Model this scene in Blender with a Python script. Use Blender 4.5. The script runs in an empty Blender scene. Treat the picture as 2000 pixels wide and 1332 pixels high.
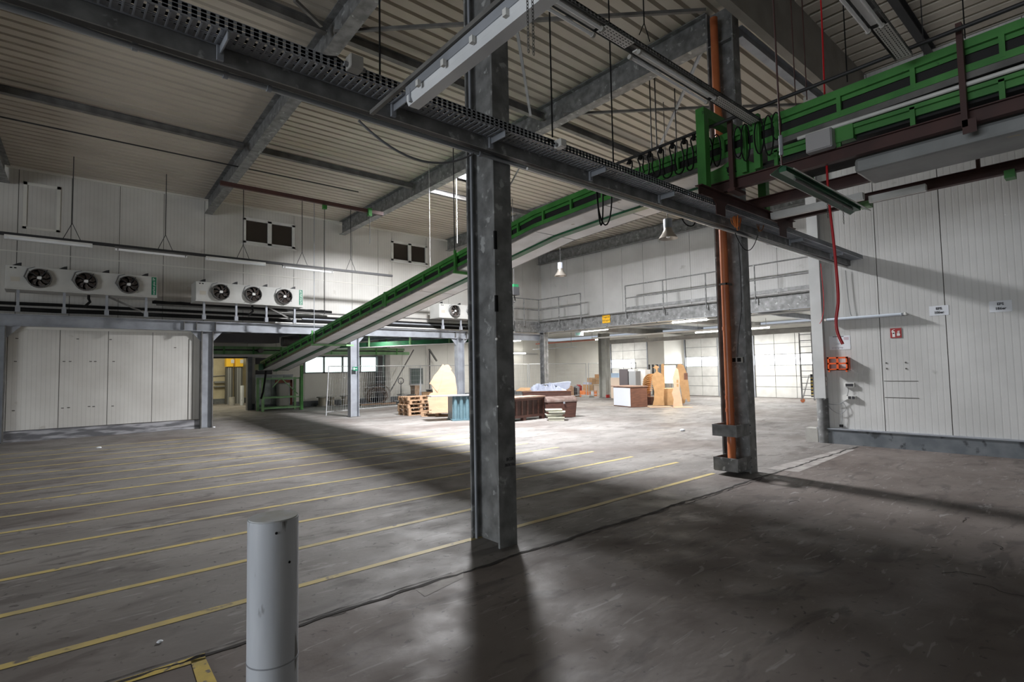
import bpy, math, random
from mathutils import Vector, Matrix
random.seed(7)
scene = bpy.context.scene
COL = scene.collection
PI = math.pi
# ------------------------------------------------------------------ camera
FPX, YAW, PITCH, ROLL = 1048.16, math.radians(49.294), math.radians(3.066), math.radians(-1.097)
CAMZ = 1.7
_f = Vector((math.cos(YAW)*math.cos(PITCH), math.sin(YAW)*math.cos(PITCH), math.sin(PITCH)))
_r0 = _f.cross(Vector((0, 0, 1))).normalized(); _u0 = _r0.cross(_f)
_r = _r0*math.cos(ROLL) + _u0*math.sin(ROLL); _u = -_r0*math.sin(ROLL) + _u0*math.cos(ROLL)
cam_d = bpy.data.cameras.new('camera'); cam = bpy.data.objects.new('camera', cam_d); COL.objects.link(cam)
cam_d.sensor_width = 36; cam_d.lens = FPX/2000*36; cam_d.clip_end = 300; cam_d.clip_start = .05
cam.matrix_world = Matrix(((_r.x, _u.x, -_f.x, 0), (_r.y, _u.y, -_f.y, 0), (_r.z, _u.z, -_f.z, CAMZ), (0, 0, 0, 1)))
scene.camera = cam
def at(px, py, ax, v):
    """the point of the plane ax = v that a measured spot of the photograph belongs to"""
    d = _r*((px-1000)/FPX) - _u*((py-666)/FPX) + _f
    i = 'XYZ'.index(ax); c = Vector((0, 0, CAMZ))
    return c + d*((v-c[i])/d[i])
# ------------------------------------------------------------------ light
world = bpy.data.worlds.new('world'); scene.world = world; world.use_nodes = True
bg = world.node_tree.nodes['Background']; bg.inputs[0].default_value = (.80, .88, 1, 1); bg.inputs[1].default_value = .25
def area(name, loc, size, energy, direction, color=(1, 1, 1), sy=None, spread=None):
    l = bpy.data.lights.new(name, 'AREA'); l.energy = energy; l.color = color
    l.shape = 'RECTANGLE'; l.size = size; l.size_y = sy or size
    if spread: l.spread = spread
    o = bpy.data.objects.new(name, l); COL.objects.link(o); o.location = loc
    o.rotation_euler = Vector(direction).to_track_quat('-Z', 'Y').to_euler()
    return o
area('skylight_daylight', (9.45, 12.65, 7.785), 1.2, 1650, (0, 0, -1), (.98, .98, 1), sy=1.35)
area('gate_fill_light', (-15.9, 3.0, 2.1), 9.5, 600, (1, 0, 0), (.9, .95, 1), sy=4)  # added fill light, set in an unseen opening behind the camera
area('work_lamp_light', (21.69, 14.35, 1.35), .5, 50, (-1, -.1, 0), (1, .72, .38), sy=.7)
scene.view_settings.view_transform = 'Standard'; scene.view_settings.look = 'None'
scene.view_settings.exposure = 1.05; scene.view_settings.gamma = 1; scene.view_settings.use_curve_mapping = False
try: scene.cycles.use_denoising = True
except Exception: pass
# ------------------------------------------------------------------ materials
MATS = {}
def mat(name, c1, rough=.6, metal=0, c2=None, scale=3, stretch=(1, 1, 1), bump=0, bscale=None, detail=6, emit=None, estr=0, lo=.35, hi=.65, c3=None, s3=20, t3=.62, wave=None, spec=.5, alpha=None):
    m = bpy.data.materials.new(name); m.use_nodes = True; nt = m.node_tree; N = nt.nodes; L = nt.links
    b = N['Principled BSDF']; b.inputs['Roughness'].default_value = rough; b.inputs['Metallic'].default_value = metal
    b.inputs['Specular IOR Level'].default_value = spec
    b.inputs['Base Color'].default_value = (*c1, 1)
    if emit: b.inputs['Emission Color'].default_value = (*emit, 1); b.inputs['Emission Strength'].default_value = estr
    if alpha is not None: b.inputs['Alpha'].default_value = alpha
    geo = N.new('ShaderNodeNewGeometry'); mp = N.new('ShaderNodeMapping'); mp.inputs['Scale'].default_value = stretch
    L.new(geo.outputs['Position'], mp.inputs['Vector'])
    col = None
    if c2:
        n = N.new('ShaderNodeTexNoise'); n.inputs['Scale'].default_value = scale; n.inputs['Detail'].default_value = detail
        L.new(mp.outputs[0], n.inputs['Vector'])
        r = N.new('ShaderNodeValToRGB'); r.color_ramp.elements[0].position = lo; r.color_ramp.elements[1].position = hi
        r.color_ramp.elements[0].color = (*c1, 1); r.color_ramp.elements[1].color = (*c2, 1)
        L.new(n.outputs[0], r.inputs[0]); col = r.outputs[0]
    if c3:
        n3 = N.new('ShaderNodeTexNoise'); n3.inputs['Scale'].default_value = s3; n3.inputs['Detail'].default_value = 4
        L.new(mp.outputs[0], n3.inputs['Vector'])
        r3 = N.new('ShaderNodeValToRGB'); r3.color_ramp.elements[0].position = t3; r3.color_ramp.elements[1].position = t3+.07
        L.new(n3.outputs[0], r3.inputs[0])
        mx = N.new('ShaderNodeMix'); mx.data_type = 'RGBA'; L.new(r3.outputs[0], mx.inputs[0])
        if col: L.new(col, mx.inputs[6])
        else: mx.inputs[6].default_value = (*c1, 1)
        mx.inputs[7].default_value = (*c3, 1); col = mx.outputs[2]
    hgt = None
    if wave:   # fine lines rolled into the panel, groove shade also put into the colour, every wave[1] metres along axis wave[0]
        ax, pitch, depth, amt = wave
        sx = N.new('ShaderNodeSeparateXYZ'); L.new(geo.outputs['Position'], sx.inputs[0])
        mm = N.new('ShaderNodeMath'); mm.operation = 'MULTIPLY'; mm.inputs[1].default_value = 1/pitch; L.new(sx.outputs[ax], mm.inputs[0])
        fr = N.new('ShaderNodeMath'); fr.operation = 'FRACT'; L.new(mm.outputs[0], fr.inputs[0])
        rr = N.new('ShaderNodeValToRGB'); e = rr.color_ramp.elements; e[0].position = 0; e[0].color = (0, 0, 0, 1); e[1].position = .16; e[1].color = (1, 1, 1, 1)
        e2 = e.new(.88); e2.color = (1, 1, 1, 1); e3 = e.new(1.0); e3.color = (0, 0, 0, 1)
        L.new(fr.outputs[0], rr.inputs[0]); hgt = rr.outputs[0]
        mx = N.new('ShaderNodeMix'); mx.data_type = 'RGBA'; mx.blend_type = 'MULTIPLY'; mx.inputs[0].default_value = amt
        if col: L.new(col, mx.inputs[6])
        else: mx.inputs[6].default_value = (*c1, 1)
        L.new(hgt, mx.inputs[7]); col = mx.outputs[2]
    if col: L.new(col, b.inputs['Base Color'])
    if bump or wave:
        bp = N.new('ShaderNodeBump'); bp.inputs['Strength'].default_value = bump if not wave else wave[2]; bp.inputs['Distance'].default_value = .02 if not wave else .006
        if wave: L.new(hgt, bp.inputs['Height'])
        else:
            nb = N.new('ShaderNodeTexNoise'); nb.inputs['Scale'].default_value = bscale or scale*4; nb.inputs['Detail'].default_value = 5
            L.new(mp.outputs[0], nb.inputs['Vector']); L.new(nb.outputs[0], bp.inputs['Height'])
        L.new(bp.outputs[0], b.inputs['Normal'])
    MATS[name] = m
    return m
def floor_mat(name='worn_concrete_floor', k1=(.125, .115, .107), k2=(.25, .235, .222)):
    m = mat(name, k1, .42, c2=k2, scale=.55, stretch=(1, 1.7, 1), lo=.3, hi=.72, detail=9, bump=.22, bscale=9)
    nt = m.node_tree; N = nt.nodes; L = nt.links; b = N['Principled BSDF']
    geo = N['Geometry']
    src = b.inputs['Base Color'].links[0].from_socket
    def layer(scale, stretch, pos, wd, color, fac, src, dist=0, detail=6):
        mp = N.new('ShaderNodeMapping'); mp.inputs['Scale'].default_value = stretch; L.new(geo.outputs['Position'], mp.inputs[0])
        n = N.new('ShaderNodeTexNoise'); n.inputs['Scale'].default_value = scale; n.inputs['Detail'].default_value = detail; n.inputs['Distortion'].default_value = dist; L.new(mp.outputs[0], n.inputs[0])
        r = N.new('ShaderNodeValToRGB'); r.color_ramp.elements[0].position = pos; r.color_ramp.elements[1].position = pos+wd
        r.color_ramp.elements[1].color = (fac, fac, fac, 1); L.new(n.outputs[0], r.inputs[0])
        mx = N.new('ShaderNodeMix'); mx.data_type = 'RGBA'; L.new(r.outputs[0], mx.inputs[0]); L.new(src, mx.inputs[6]); mx.inputs[7].default_value = (*color, 1)
        return mx.outputs[2]
    src = layer(1.4, (1, 2.6, 1), .55, .1, (.055, .045, .042), .55, src, 1.2)      # tyre-dark smears along the lanes
    src = layer(5, (.5, 2.4, 1), .62, .06, (.33, .32, .31), .5, src, 1.5)          # pale scuffs
    src = layer(14, (1, 1, 1), .64, .05, (.04, .035, .033), .7, src, .6)           # chips
    src = layer(.33, (1, 1, 1), .5, .12, (.10, .078, .068), .6, src, .5)           # brownish patches
    L.new(src, b.inputs['Base Color'])
    n = N.new('ShaderNodeTexNoise'); n.inputs['Scale'].default_value = 2.2; n.inputs['Detail'].default_value = 7; L.new(geo.outputs['Position'], n.inputs[0])
    r = N.new('ShaderNodeMapRange'); r.inputs[1].default_value = .35; r.inputs[2].default_value = .7; r.inputs[3].default_value = .55; r.inputs[4].default_value = .85
    L.new(n.outputs[0], r.inputs[0]); L.new(r.outputs[0], b.inputs['Roughness'])
    return m
FLOOR = floor_mat()
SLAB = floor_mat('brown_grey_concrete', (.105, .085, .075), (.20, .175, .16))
YEL = mat('worn_yellow_floor_paint', (.55, .43, .15), .6, c2=(.40, .33, .16), scale=4, c3=(.15, .135, .12), s3=7, t3=.62)
YELB = mat('bright_yellow_floor_paint', (.62, .46, .10), .6, c2=(.45, .34, .1), scale=6, c3=(.15, .135, .12), s3=16, t3=.58)
CRK = mat('floor_joint_grime', (.03, .026, .024), .9)
PATCH = mat('pale_cement_patch', (.36, .34, .32), .8, c2=(.22, .2, .19), scale=5)
PWX = mat('white_sandwich_panel_x', (.62, .61, .58), .45, c2=(.50, .485, .455), scale=.7, detail=5, wave=(0, .1, .22, .12), c3=(.40, .38, .34), s3=1.6, t3=.68)
PWY = mat('white_sandwich_panel_y', (.62, .62, .61), .45, c2=(.52, .52, .51), scale=.8, detail=5, wave=(1, .1, .22, .10), c3=(.42, .42, .40), s3=2.2, t3=.70)
PLAIN = mat('white_plain_panel', (.68, .67, .62), .5, c2=(.60, .585, .54), scale=.8)
CREAM = mat('cream_plaster', (.60, .55, .40), .8, c2=(.5, .45, .32), scale=2)
JOINT = mat('panel_joint_dark', (.10, .095, .085), .8)
ROOF = mat('beige_trapezoid_sheet', (.51, .465, .395), .5, c2=(.42, .38, .32), scale=1.2, stretch=(.4, 1, 1), c3=(.2, .17, .14), s3=7, t3=.75)
GALV = mat('galvanised_steel', (.13, .132, .132), .5, .2, c2=(.25, .255, .255), scale=6, detail=10, c3=(.40, .41, .41), s3=9, t3=.62, bump=.05)
GALVD = mat('dull_galvanised_steel', (.10, .098, .094), .6, .15, c2=(.17, .166, .158), scale=4, detail=6, c3=(.24, .24, .24), s3=14, t3=.7)
GALVL = mat('light_galvanised_steel', (.34, .36, .40), .5, .12, c2=(.25, .265, .29), scale=3)
DARK = mat('dark_steel', (.035, .035, .037), .55, .3)
BLK = mat('black_rubber', (.012, .012, .012), .85, spec=.15)
BRN = mat('red_brown_primer', (.075, .028, .024), .6, c2=(.05, .02, .018), scale=3)
GRN = mat('green_machine_paint', (.06, .25, .05), .45, c2=(.035, .18, .032), scale=3, c3=(.01, .05, .012), s3=9, t3=.68)
GRND = mat('dark_green_paint', (.012, .125, .05), .4, c2=(.01, .06, .025), scale=3)
GRNL = mat('pale_green_paint', (.19, .36, .17), .5, c2=(.12, .26, .11), scale=3)
SHEET = mat('bare_zinc_sheet', (.70, .71, .73), .5, .05, c2=(.58, .585, .59), scale=2, c3=(.34, .31, .27), s3=5, t3=.70)
WHT = mat('white_enamel', (.72, .72, .70), .4, c2=(.62, .62, .60), scale=3)
DIFF = mat('frosted_lamp_cover', (.78, .80, .82), .3, c2=(.66, .68, .7), scale=2)
TUBE = mat('fluorescent_tube_off', (.85, .86, .88), .15)
LIT = mat('fluorescent_tube_lit', (1, 1, 1), .3, emit=(1, .98, .92), estr=9)
LITW = mat('work_lamp_glass', (1, .9, .6), .3, emit=(1, .80, .45), estr=5)
SKY = mat('skylight_dome', (.9, .95, 1), .3, emit=(.85, .92, 1), estr=7)
DAYL = mat('daylit_window_pane', (.95, .97, 1), .2, emit=(.95, .98, 1), estr=7)
DAYG = mat('daylit_green_glass', (.6, .75, .72), .1, emit=(.72, .92, .88), estr=1.5)
DGL = mat('dark_window_pane', (.035, .027, .022), .12)
ORG = mat('orange_drain_pipe', (.50, .155, .055), .35, c2=(.40, .11, .04), scale=3)
ORGB = mat('orange_plastic', (.80, .11, .02), .35)
RED = mat('red_rubber_hose', (.45, .012, .018), .35)
REDS = mat('sign_red', (.33, .02, .02), .4)
SGRN = mat('label_green', (.008, .16, .085), .4)
SYEL = mat('sign_yellow', (.80, .44, .02), .5)
PAPER = mat('paper', (.72, .75, .80), .7)
INK = mat('ink', (.03, .03, .035), .7)
WTXT = mat('white_lettering', (.8, .8, .78), .5)
FANB = mat('fan_blade_plastic', (.035, .03, .028), .45)
BOLL = mat('light_grey_bollard_paint', (.62, .65, .70), .38, c2=(.54, .57, .62), scale=4, c3=(.16, .16, .16), s3=6, stretch=(3, 3, .6), t3=.63)
BOLT = mat('chipped_top_paint', (.40, .40, .36), .55, c2=(.52, .54, .56), scale=12)
PLY = mat('pale_plywood', (.62, .42, .28), .6, c2=(.55, .36, .24), scale=2, stretch=(1, 1, 4))
MDF = mat('brown_fibreboard', (.50, .30, .14), .65, c2=(.42, .245, .11), scale=6)
PALW = mat('pallet_wood', (.42, .27, .17), .8, c2=(.30, .19, .11), scale=5)
OAK = mat('dark_oak', (.115, .05, .036), .55, c2=(.07, .032, .025), scale=4, stretch=(1, 1, 5))
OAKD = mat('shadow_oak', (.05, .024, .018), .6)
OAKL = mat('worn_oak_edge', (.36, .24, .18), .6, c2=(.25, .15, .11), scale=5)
WALN = mat('walnut_veneer', (.20, .09, .055), .5, c2=(.13, .06, .04), scale=4, stretch=(1, 1, 6))
TARP = mat('pale_blue_tarpaulin', (.42, .46, .56), .5, c2=(.33, .36, .46), scale=4)
CARD = mat('cardboard', (.46, .27, .12), .8, c2=(.38, .22, .10), scale=5)
BLUE = mat('blue_grey_plastic', (.13, .215, .25), .35, c2=(.10, .17, .20), scale=4)
GREYD = mat('dark_grey_laminate', (.075, .065, .07), .5)
GREYM = mat('mid_grey_laminate', (.24, .25, .26), .5)
CURB = mat('scuffed_grey_curb', (.10, .115, .13), .6, c2=(.17, .185, .2), scale=3, c3=(.04, .045, .05), s3=5, t3=.6)
CURBM = mat('scuffed_curb_marble', (.12, .12, .13), .6, c2=(.36, .36, .38), scale=2.2, stretch=(.7, 1, 5), lo=.45, hi=.6)
CONC = mat('beam_concrete', (.27, .25, .22), .8, c2=(.21, .19, .17), scale=2)
CONCF = mat('pale_concrete', (.42, .41, .38), .85, c2=(.32, .31, .29), scale=3)
YBOX = mat('yellow_dock_cushion', (.80, .48, .03), .5, emit=(.8, .5, .05), estr=.05)  # slight glow added to the cushion, which is no lamp
CABO = mat('orange_cable', (.55, .16, .03), .5)
GRYC = mat('grey_cable', (.17, .175, .185), .5)
BELT = mat('conveyor_belt', (.01, .01, .01), .7)
GRID = mat('fence_wire_zinc', (.42, .43, .44), .5, .4)
# ------------------------------------------------------------------ mesh helpers
ROOTS = {}
class MB:
    def __init__(s): s.v = []; s.f = []; s.sm = []
    def add(s, v, f, smooth=False):
        o = len(s.v); s.v += [Vector(p) for p in v]; s.f += [tuple(i+o for i in q) for q in f]; s.sm += [smooth]*len(f); return s
    def box(s, x0, x1, y0, y1, z0, z1):
        x0, x1 = min(x0, x1), max(x0, x1); y0, y1 = min(y0, y1), max(y0, y1); z0, z1 = min(z0, z1), max(z0, z1)
        v = [(x0, y0, z0), (x1, y0, z0), (x1, y1, z0), (x0, y1, z0), (x0, y0, z1), (x1, y0, z1), (x1, y1, z1), (x0, y1, z1)]
        return s.add(v, [(0, 3, 2, 1), (4, 5, 6, 7), (0, 1, 5, 4), (1, 2, 6, 5), (2, 3, 7, 6), (3, 0, 4, 7)])
    def bar(s, p, q, w, h, up=(0, 0, 1)):
        p = Vector(p); q = Vector(q); d = (q-p).normalized(); up = Vector(up)
        if abs(d.dot(up)) > .98: up = Vector((0, 1, 0))
        a = d.cross(up).normalized()*(w/2); b = a.cross(d).normalized()*(h/2)
        v = [p-a-b, p+a-b, p+a+b, p-a+b, q-a-b, q+a-b, q+a+b, q-a+b]
        return s.add(v, [(0, 1, 2, 3), (7, 6, 5, 4), (1, 0, 4, 5), (2, 1, 5, 6), (3, 2, 6, 7), (0, 3, 7, 4)])
    def tube(s, pts, r, n=8, cap=True):
        pts = [Vector(p) for p in pts]; rs = r if isinstance(r, (list, tuple)) else [r]*len(pts)
        v = []; f = []; a = None
        for i, p in enumerate(pts):
            d = (pts[min(i+1, len(pts)-1)] - pts[max(i-1, 0)]).normalized()
            if a is None:
                a = d.cross(Vector((0, 0, 1)));
                if a.length < .05: a = d.cross(Vector((0, 1, 0)))
            a = (a - d*a.dot(d)).normalized(); b = d.cross(a)
            v += [p + (a*math.cos(t*2*PI/n) + b*math.sin(t*2*PI/n))*rs[i] for t in range(n)]
        for i in range(len(pts)-1):
            f += [(i*n+t, i*n+(t+1) % n, (i+1)*n+(t+1) % n, (i+1)*n+t) for t in range(n)]
        s.add(v, f, True)
        if cap and n > 2:
            m = len(v)-n
            s.add(v[:n], [tuple(range(n))[::-1]]); s.add(v[m:], [tuple(range(n))])
        return s
    def cyl(s, c, r, h, n=20, axis='Z', r2=None):
        c = Vector(c); d = {'X': Vector((1, 0, 0)), 'Y': Vector((0, 1, 0)), 'Z': Vector((0, 0, 1))}[axis]
        return s.tube([c, c+d*h], [r, r if r2 is None else r2], n)
    def prism(s, poly, o, ax, ay, depth):
        """poly of 2D points in the plane (o, ax, ay), given thickness along depth"""
        o = Vector(o); ax = Vector(ax); ay = Vector(ay); d = Vector(depth); n = len(poly)
        a = [o+ax*p[0]+ay*p[1] for p in poly]; v = a + [p+d for p in a]
        return s.add(v, [tuple(range(n)), tuple(range(n, 2*n))[::-1]] + [(i, i+n, (i+1) % n+n, (i+1) % n) for i in range(n)])
    def sphere(s, c, r, n=10, m=6, sz=1):
        c = Vector(c); v = [c+Vector((0, 0, r*sz))]; f = []
        for i in range(1, m):
            for j in range(n): v.append(c+Vector((r*math.sin(PI*i/m)*math.cos(2*PI*j/n), r*math.sin(PI*i/m)*math.sin(2*PI*j/n), r*sz*math.cos(PI*i/m))))
        v.append(c-Vector((0, 0, r*sz))); k = len(v)-1
        f += [(0, 1+j, 1+(j+1) % n) for j in range(n)]
        for i in range(m-2): f += [(1+i*n+j, 1+(i+1)*n+j, 1+(i+1)*n+(j+1) % n, 1+i*n+(j+1) % n) for j in range(n)]
        f += [(k, 1+(m-2)*n+(j+1) % n, 1+(m-2)*n+j) for j in range(n)]
        return s.add(v, f, True)
    def build(s, name, m, parent=None, kind=None, label=None, bevel=0):
        me = bpy.data.meshes.new(name)
        if parent is None:
            xs = [p.x for p in s.v]; ys = [p.y for p in s.v]; zs = [p.z for p in s.v]
            org = Vector(((min(xs)+max(xs))/2, (min(ys)+max(ys))/2, min(zs)))
        else: org = ROOTS[parent.name]
        me.from_pydata([p-org for p in s.v], [], s.f); me.polygons.foreach_set('use_smooth', s.sm)
        me.materials.append(m); me.update()
        o = bpy.data.objects.new(name, me); COL.objects.link(o)
        if parent is None: o.location = org
        else: o.parent = parent
        ROOTS[o.name] = org
        if kind: o['kind'] = kind
        if label: o['label'] = label
        if bevel:
            b = o.modifiers.new('bevel', 'BEVEL'); b.width = bevel; b.segments = 2; b.limit_method = 'ANGLE'
        return o
def thing(name, label, cat, loc, group=None):
    o = bpy.data.objects.new(name, None); COL.objects.link(o); o.location = loc; o.empty_display_size = .1
    ROOTS[o.name] = Vector(loc); o['label'] = label; o['category'] = cat
    if group: o['group'] = group
    return o
def tag(o, label, cat, group=None):
    o['label'] = label; o['category'] = cat
    if group: o['group'] = group
    return o
def struct(name, loc=(0, 0, 0)):
    o = bpy.data.objects.new(name, None); COL.objects.link(o); o.location = loc; ROOTS[o.name] = Vector(loc); o['kind'] = 'structure'; o.empty_display_size = .1
    return o
def dup(root, loc, label, group=None):
    c = root.copy(); COL.objects.link(c); c.location = loc; c['label'] = label; ROOTS[c.name] = Vector(loc)
    if group: c['group'] = group
    def rec(a, b):
        for ch in list(a.children):
            d = ch.copy(); COL.objects.link(d); d.parent = b; rec(ch, d)
    rec(root, c)
    return c
def text(name, s, size, o, ax, ay, m, parent, thick=.001, center=True, bold=0):
    cu = bpy.data.curves.new('txt', 'FONT'); cu.body = s; cu.size = size; cu.extrude = thick; cu.offset = bold
    cu.align_x = 'CENTER' if center else 'LEFT'; cu.align_y = 'CENTER'; cu.resolution_u = 2
    t = bpy.data.objects.new('txt', cu); COL.objects.link(t)
    dg = bpy.context.evaluated_depsgraph_get(); me = bpy.data.meshes.new_from_object(t.evaluated_get(dg))
    ax = Vector(ax).normalized(); ay = Vector(ay).normalized(); n = ax.cross(ay); o = Vector(o)
    b = MB(); b.add([o+ax*v.co.x+ay*v.co.y+n*v.co.z for v in me.vertices], [tuple(p.vertices) for p in me.polygons])
    bpy.data.objects.remove(t); bpy.data.curves.remove(cu); bpy.data.meshes.remove(me)
    return b.build(name, m, parent)
def lerp(a, b, t): return Vector(a)*(1-t)+Vector(b)*t
def sag(p, q, d, n=12):
    return [lerp(p, q, i/n) - Vector((0, 0, d*4*(i/n)*(1-i/n))) for i in range(n+1)]
def smooth(pts, k=5):
    P_ = [Vector(p) for p in pts]; out = []
    for i in range(len(P_)-1):
        a, b, c, d = P_[max(i-1, 0)], P_[i], P_[i+1], P_[min(i+2, len(P_)-1)]
        for j in range(k):
            t = j/k; out.append(.5*((2*b)+(c-a)*t+(2*a-5*b+4*c-d)*t*t+(3*b-a-3*c+d)*t**3))
    return out+[P_[-1]]
def rod(name, p, q, r, m, label, cat, group=None):
    return tag(MB().tube([p, q], r, 6).build(name, m), label, cat, group)

# ================================================================== SETTING
fl = MB().box(-16, 28.6, 3.8, 28.2, -.3, 0).box(3, 28.6, 28.2, 40, -.3, 0).build('floor', FLOOR); fl['kind'] = 'structure'
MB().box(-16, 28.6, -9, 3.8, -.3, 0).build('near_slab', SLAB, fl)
# lane lines of yellow paint
ends = [(4.47, 8.0), (5.42, 8.49), (6.37, 8.45), (7.335, 8.44), (8.29, 8.4), (9.24, 8.35), (10.2, 8.4), (11.15, 8.4), (12.1, 8.3), (13.05, 8.2), (14.0, 6.5), (14.95, 6), (15.9, 5.2), (16.85, 4.8)]
for i, (y, xe) in enumerate(ends):
    b = MB(); x = -15.5; k = 0; w = .038
    n = 40
    vs = []
    for j in range(n+1):
        xx = x+(xe-x)*j/n; jit = random.uniform(-.006, .006)
        vs += [(xx, y-w+jit, .003), (xx, y+w+random.uniform(-.006, .006), .003)]
    b.add(vs, [(2*j, 2*j+2, 2*j+3, 2*j+1) for j in range(n)]).build('painted_line', YEL, fl)
a = at(400, 1278, 'Z', 0)
MB().add([at(222, 1332, 'Z', .004), at(255, 1332, 'Z', .004), at(402, 1287, 'Z', .004), at(400, 1275, 'Z', .004)], [(0, 1, 2, 3)]).build('painted_line', YELB, fl)
MB().add([at(372, 1290, 'Z', .004), at(385, 1332, 'Z', .004), at(424, 1332, 'Z', .004), at(401, 1284, 'Z', .004)], [(0, 1, 2, 3)]).build('painted_line', YELB, fl)
# jagged expansion joint
def jag(x0, x1, y, w, amp, seed, z=.004):
    rnd = random.Random(seed); vs = []; n = int((x1-x0)/.07); yy = y; off = 0
    for j in range(n+1):
        off = off*.8+rnd.uniform(-amp, amp); ww = w*rnd.uniform(.35, 1.3)
        vs += [(x0+(x1-x0)*j/n, y+off-ww, z), (x0+(x1-x0)*j/n, y+off+ww, z)]
    return MB().add(vs, [(2*j, 2*j+2, 2*j+3, 2*j+1) for j in range(n)])
jag(-8, 12.5, 3.80, .020, .014, 3).build('floor_joint', CRK, fl)
jag(3.7, 8.2, 3.75, .006, .016, 5).build('floor_joint', CRK, fl)
jag(-8, 2.6, 3.84, .004, .01, 8).build('floor_joint', CRK, fl)
for (a0, a1, a2, a3) in [((1497, 915), (1640, 878), (1670, 878), (1560, 922)), ((810, 1150), (905, 1110), (905, 1128), (830, 1165))]:
    MB().add([at(*q, 'Z', .002) for q in (a3, a2, a1, a0)], [(0, 1, 2, 3)]).build('floor_patch', PATCH, fl)
# fine surface cracks bottom right
for k, (px, py, sd) in enumerate([(1880, 1020, 1), (1960, 1075, 2), (1840, 1120, 3), (1900, 1140, 4), (1560, 980, 5), (610, 1215, 6)]):
    p = at(px, py, 'Z', 0); rnd = random.Random(sd); pts = [p.copy()]; ang = rnd.uniform(-.6, .6)
    for j in range(9):
        ang += rnd.uniform(-.9, .9); pts.append(pts[-1]+Vector((math.cos(ang), math.sin(ang)-.3, 0))*.03)
    b = MB()
    for q0, q1 in zip(pts, pts[1:]): b.bar(q0+Vector((0, 0, .003)), q1+Vector((0, 0, .003)), .004, .002)
    b.build('surface_crack', CRK, fl)

# --- walls made of panels
def panel_wall(name, axis, const, thick, u0, u1, z0, z1, pw, m, gaps=(), joint=True, cuts=None):
    """axis 'Y': wall in plane Y=const (runs along X), 'X': in plane X=const (runs along Y)"""
    root = struct(name)
    def bx(b, a0, a1, c0, c1, d0, d1):
        return b.box(a0, a1, c0, c1, d0, d1) if axis == 'Y' else b.box(c0, c1, a0, a1, d0, d1)
    b = MB(); 
    edges = cuts or [u0+pw*i for i in range(int(math.ceil((u1-u0)/pw)))]+[u1]
    for a0, a1 in zip(edges, edges[1:]):
        segs = [(z0, z1)]
        for (g0, g1, h0, h1) in gaps:
            if a0 < g1-.01 and a1 > g0+.01:
                segs = [t for t in [(z0, h0), (h1, z1)] if t[1]-t[0] > .02]
        g = .007 if joint else 0
        for (s0, s1) in segs:
            p = MB(); bx(p, a0+g, a1-g, const, const+thick, s0, s1); p.build('panel', m, root)
    # the dark core of the joints
    lo, hi = (const+thick*.15, const+thick*.9) if thick > 0 else (const+thick*.9, const+thick*.15)
    for e in edges[1:-1]:
        if any(g0-.02 < e < g1+.02 for g0, g1, *_ in gaps):
            for (g0, g1, h0, h1) in gaps:
                if g0-.02 < e < g1+.02:
                    if h0-z0 > .05: bx(b, e-.02, e+.02, lo, hi, z0+.01, h0)
                    if z1-h1 > .05: bx(b, e-.02, e+.02, lo, hi, h1, z1-.01)
        else: bx(b, e-.02, e+.02, lo, hi, z0+.01, z1-.01)
    if b.v: b.build('joint', JOINT, root)
    return root
YW = 20.5
wn = []
for (x0, y0, x1, y1) in [(478, 430, 573, 484), (766, 473, 832, 515)]:
    p0 = at(x0, (y0+y0+45)/2, 'Y', YW); p1 = at(x1, y1-25, 'Y', YW)
    wn.append((p0.x, p1.x))
W1 = (at(476, 455, 'Y', YW).x, at(574, 465, 'Y', YW).x, at(525, 480, 'Y', YW).z, at(525, 433, 'Y', YW).z)
W2 = (at(765, 492, 'Y', YW).x, at(833, 500, 'Y', YW).x, at(799, 513, 'Y', YW).z, at(799, 476, 'Y', YW).z)
cuts = [-16+1.17*i for i in range(int((W1[0]+16)/1.17))]+[W1[0], W1[1]]
x = W1[1]+1.15
while x < W2[0]-.4: cuts.append(x); x += 1.15
cuts += [W2[0], W2[1]]; x = W2[1]+1.15
while x < 19.7: cuts.append(x); x += 1.15
cuts.append(20.0)
wl = panel_wall('wall_left', 'Y', YW, .14, -16, 20, 3.35, 7.95, 1.15, PWX, gaps=[W1, W2], cuts=cuts)
MB().box(-16, 20, YW-.012, YW, 5.30, 5.33).build('rail_strip', PLAIN, wl)
MB().box(-16, 20, YW-.06, YW, 7.68, 7.76).build('eaves_trim', PLAIN, wl)
for i, W in enumerate((W1, W2)):
    r = struct('window_%d' % (i+1))
    t = .07; xm = (W[0]+W[1])/2
    b = MB().box(W[0]-.03, W[1]+.03, YW-.03, YW+.1, W[2]-.03, W[2]+t).box(W[0]-.03, W[1]+.03, YW-.03, YW+.1, W[3]-t, W[3]+.03)
    b.box(W[0]-.03, W[0]+t, YW-.03, YW+.1, W[2], W[3]).box(W[1]-t, W[1]+.03, YW-.03, YW+.1, W[2], W[3]).box(xm-.07, xm+.07, YW-.03, YW+.1, W[2], W[3])
    b.build('window_frame', WHT, r)
    for (q0, q1) in ((W[0]+t, xm-.07), (xm+.07, W[1]-t)):
        MB().box(q0, q1, YW+.03, YW+.04, W[2]+t, W[3]-t).build('pane', DGL, r)
        b = MB(); z = W[2]+t+.05
        while z < W[3]-t: b.box(q0, q1, YW+.06, YW+.085, z, z+.05); z += .1
        b.build('blind', WALN, r, kind='stuff')
    MB().box(W[0]-.08, W[1]+.08, YW-.07, YW, W[2]-.07, W[2]-.03).build('window_sill', WHT, r)
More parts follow.
